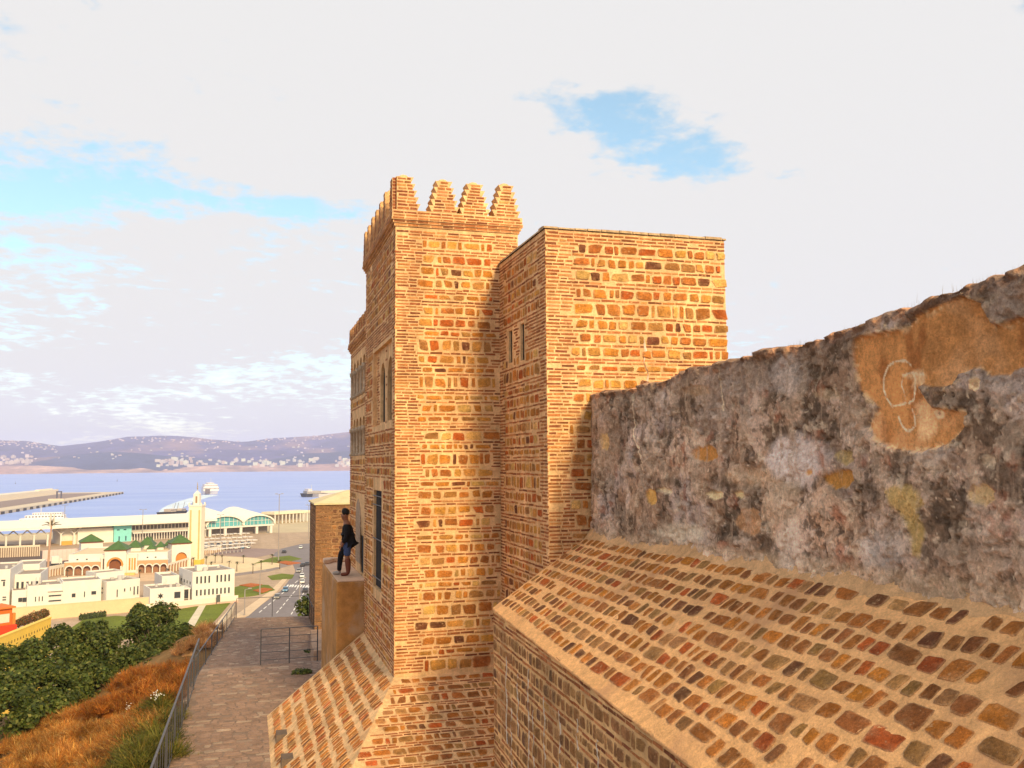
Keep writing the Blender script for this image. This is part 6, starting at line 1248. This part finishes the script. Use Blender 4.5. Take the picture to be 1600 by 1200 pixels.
ship('docked_ferry', 'white car ferry with a red bow moored behind the terminal roof', (103, 822), (26, 824), 12, 3.4, [(.02, .96, 3.0, W2), (.05, .85, 2.4, W2), (.1, .7, 2.0, W2)], (.72, .62, .58), 'ferry')
t_, M_, L_, z_ = ship('departing_ferry', 'white ferry sailing out across the bay at the head of a curved wake', (318, 773), (342, 772.5), 45, 6.0, [(.0, 1.0, 6.0, W2), (.08, .92, 4.0, W2), (.3, .7, 2.5, W2)], (.8, .76, .72), 'ferry', .05)
MB().box((L_ * .1, -.3, 1.5), (L_ * .42, -.02, 9), (.16, .14, .16), fr=M_).build('stern_door', ANY, t_)
ship('moored_trawler', 'dark fishing boat with derricks behind the long terminal roof', (256, 806), (292, 803), 9, 3.2, [(.3, .55, 2.6, (.5, .42, .36))], (.04, .035, .035), 'boat')
t_, M_, L_, z_ = ship('second_trawler', 'smaller dark boat moored nearest the minaret', (272, 805), (296, 801), 8, 2.6, [(.5, .8, 2.2, (.5, .42, .36))], (.05, .04, .04), 'boat')
for x in (.2, .4, .8): MB().tube([M_ @ Vector((L_ * x, 4, 3)), M_ @ Vector((L_ * (x + .15), 4, 11))], .2, 5, (.15, .12, .1)).build('derrick', ANY, t_)
ship('work_barge', 'dark work barge off the end of the far jetty', (512, 776), (472, 777), 25, 5.0, [(.25, .8, 3.5, (.45, .42, .40)), (.6, .75, 3.0, W2)], (.05, .05, .06), 'barge')
jt = Bld('jetty', 'low concrete jetty running right behind the brick pier', 'jetty', (498, 777), (640, 772), z=0); jt.box('deck', 0, jt.L, 0, 40, -2, 4.5, (.55, .48, .42)); jt.box('sea_wall', 0, jt.L, 32, 39, 4.503, 8.0, (.62, .55, .48))
FOAM = surf('wake_foam', (.62, .74, .84), .6, ((.02, .15), (.2, .25)), (), .3); m = MB()
inn = [(342, 773.5), (330, 776), (312, 781), (298, 787), (283, 795), (274, 801)]; out = [(318, 773.2), (300, 777.5), (280, 783), (262, 789.5), (252, 795), (247, 801)]
pts = [G(*p, .12) for p in inn] + [G(*p, .12) for p in out]; n = len(inn); m.add(pts, [(i, i+1, n + i + 1, n + i) for i in range(n - 1)]); wk = m.build('wake', FOAM); tag(wk, 'pale curved wake behind the departing ferry', 'wake', kind='stuff')
for i, (u, v) in enumerate([(24, 756), (183, 752)]):
    p = G(u, v, 0); kk = (p - EYE).dot(FWD) / F_PX; t = thing('buoy', ['small dark channel buoy, left of two on the open bay', 'small channel buoy beyond the tip of the breakwater'][i], 'buoy', p, 'channel buoys'); MB().tube([p + Vector((0, 0, -.5)), p + Vector((0, 0, kk * .6)), p + Vector((0, 0, kk * 2.0))], [kk * .8, kk * .6, kk * .15], 8, (.12, .11, .14)).build('float', ANY, t); MB().tube([p + Vector((0, 0, kk * 2.0)), p + Vector((0, 0, kk * 4))], kk * .12, 5, (.1, .1, .12)).build('topmark', ANY, t)

# --- houses across the bay
from mathutils.bvhtree import BVHTree
vsA, fsA = [], []
for o in (h1, h2, h3):
    k0 = len(vsA); vsA += [v.co.copy() for v in o.data.vertices]; fsA += [tuple(k0 + i for i in p.vertices) for p in o.data.polygons]
bvh = BVHTree.FromPolygons(vsA, fsA)
def house_mesh(w, d, h, kind, col):
    m = MB(); m.box((-w/2, -d/2, -8), (w/2, d/2, h), col)
    if kind: m.box((-w/5, -d/4, h + .01), (w/4, d/4, h + h * .25), col)
    ob = m.build('far_house', ANY); return ob
rng = random.Random(99)
def far_houses(n, sampler, size, label, group, tall, cat='house'):
    protoH = [house_mesh(size * rng.uniform(.7, 1.5), size * .8, tall * rng.uniform(.6, 1.3), i % 2, tuple(c * rng.uniform(.9, 1.1) for c in ((.50, .45, .42), (.42, .34, .30), (.56, .52, .49))[i % 3])) for i in range(5)]
    cnt = 0; usedp = set(); tries = 0
    while cnt < n and tries < n * 8:
        tries += 1; u, v = sampler(); h_ = bvh.ray_cast(EYE, ray(u, v).normalized())
        if h_[0] is None: continue
        i = rng.randrange(5); o = protoH[i] if i not in usedp else protoH[i].copy()
        if i in usedp: COL.objects.link(o)
        usedp.add(i); o.location = h_[0]; o.rotation_euler = (0, 0, rng.uniform(-.5, .5)); s = rng.uniform(.7, 1.3); o.scale = (s, s, s); tag(o, label, cat, group); cnt += 1
def ridge_v(u): return np.interp(u, [p[0] for p in ridge], [p[1] for p in ridge])
def s_ridge():
    u = rng.choice((rng.uniform(170, 380), rng.uniform(400, 520), rng.uniform(0, 90))); return u, ridge_v(u) + abs(rng.gauss(0, 5)) + .8
far_houses(150, s_ridge, 13, 'tiny pale house scattered along the far ridge across the bay', 'houses along the far ridge', 9)
def s_slope(): return rng.uniform(0, 545), rng.uniform(697, 718)
far_houses(60, s_slope, 13, 'tiny pale house on the mid slope of the hills across the bay', 'houses on the far slope', 8)
def s_shore():
    u = rng.choice((rng.uniform(245, 300), rng.uniform(300, 420), rng.uniform(400, 500), rng.uniform(525, 548))); return u, rng.uniform(718, 730)
far_houses(110, s_shore, 20, 'white apartment block along the far shore of the bay', 'apartment blocks on the far shore', 17, 'building')
def s_left(): return rng.uniform(0, 50), rng.uniform(714, 727)
far_houses(25, s_left, 20, 'white block on the far shore at the left end of the bay', 'blocks at the left end of the far shore', 18, 'building')

# ================================================================== HAZE
hz = MB().box((-15000, -60, -1.0), (15000, 13000, 420)).build('haze', bpy.data.materials.new('haze_air')); hz['kind'] = 'stuff'; hz['label'] = 'thin sea haze over the bay'
hm = hz.data.materials[0]; hm.use_nodes = True; nt = hm.node_tree; nt.nodes.clear(); pv = N(nt, 'ShaderNodeVolumePrincipled'); pv.inputs['Color'].default_value = (0.72, 0.76, 1.0, 1); pv.inputs['Density'].default_value = 9.5e-5; pv.inputs['Anisotropy'].default_value = 0.0
oo = N(nt, 'ShaderNodeOutputMaterial'); nt.links.new(pv.outputs[0], oo.inputs['Volume'])
hz.display_type = 'WIRE'
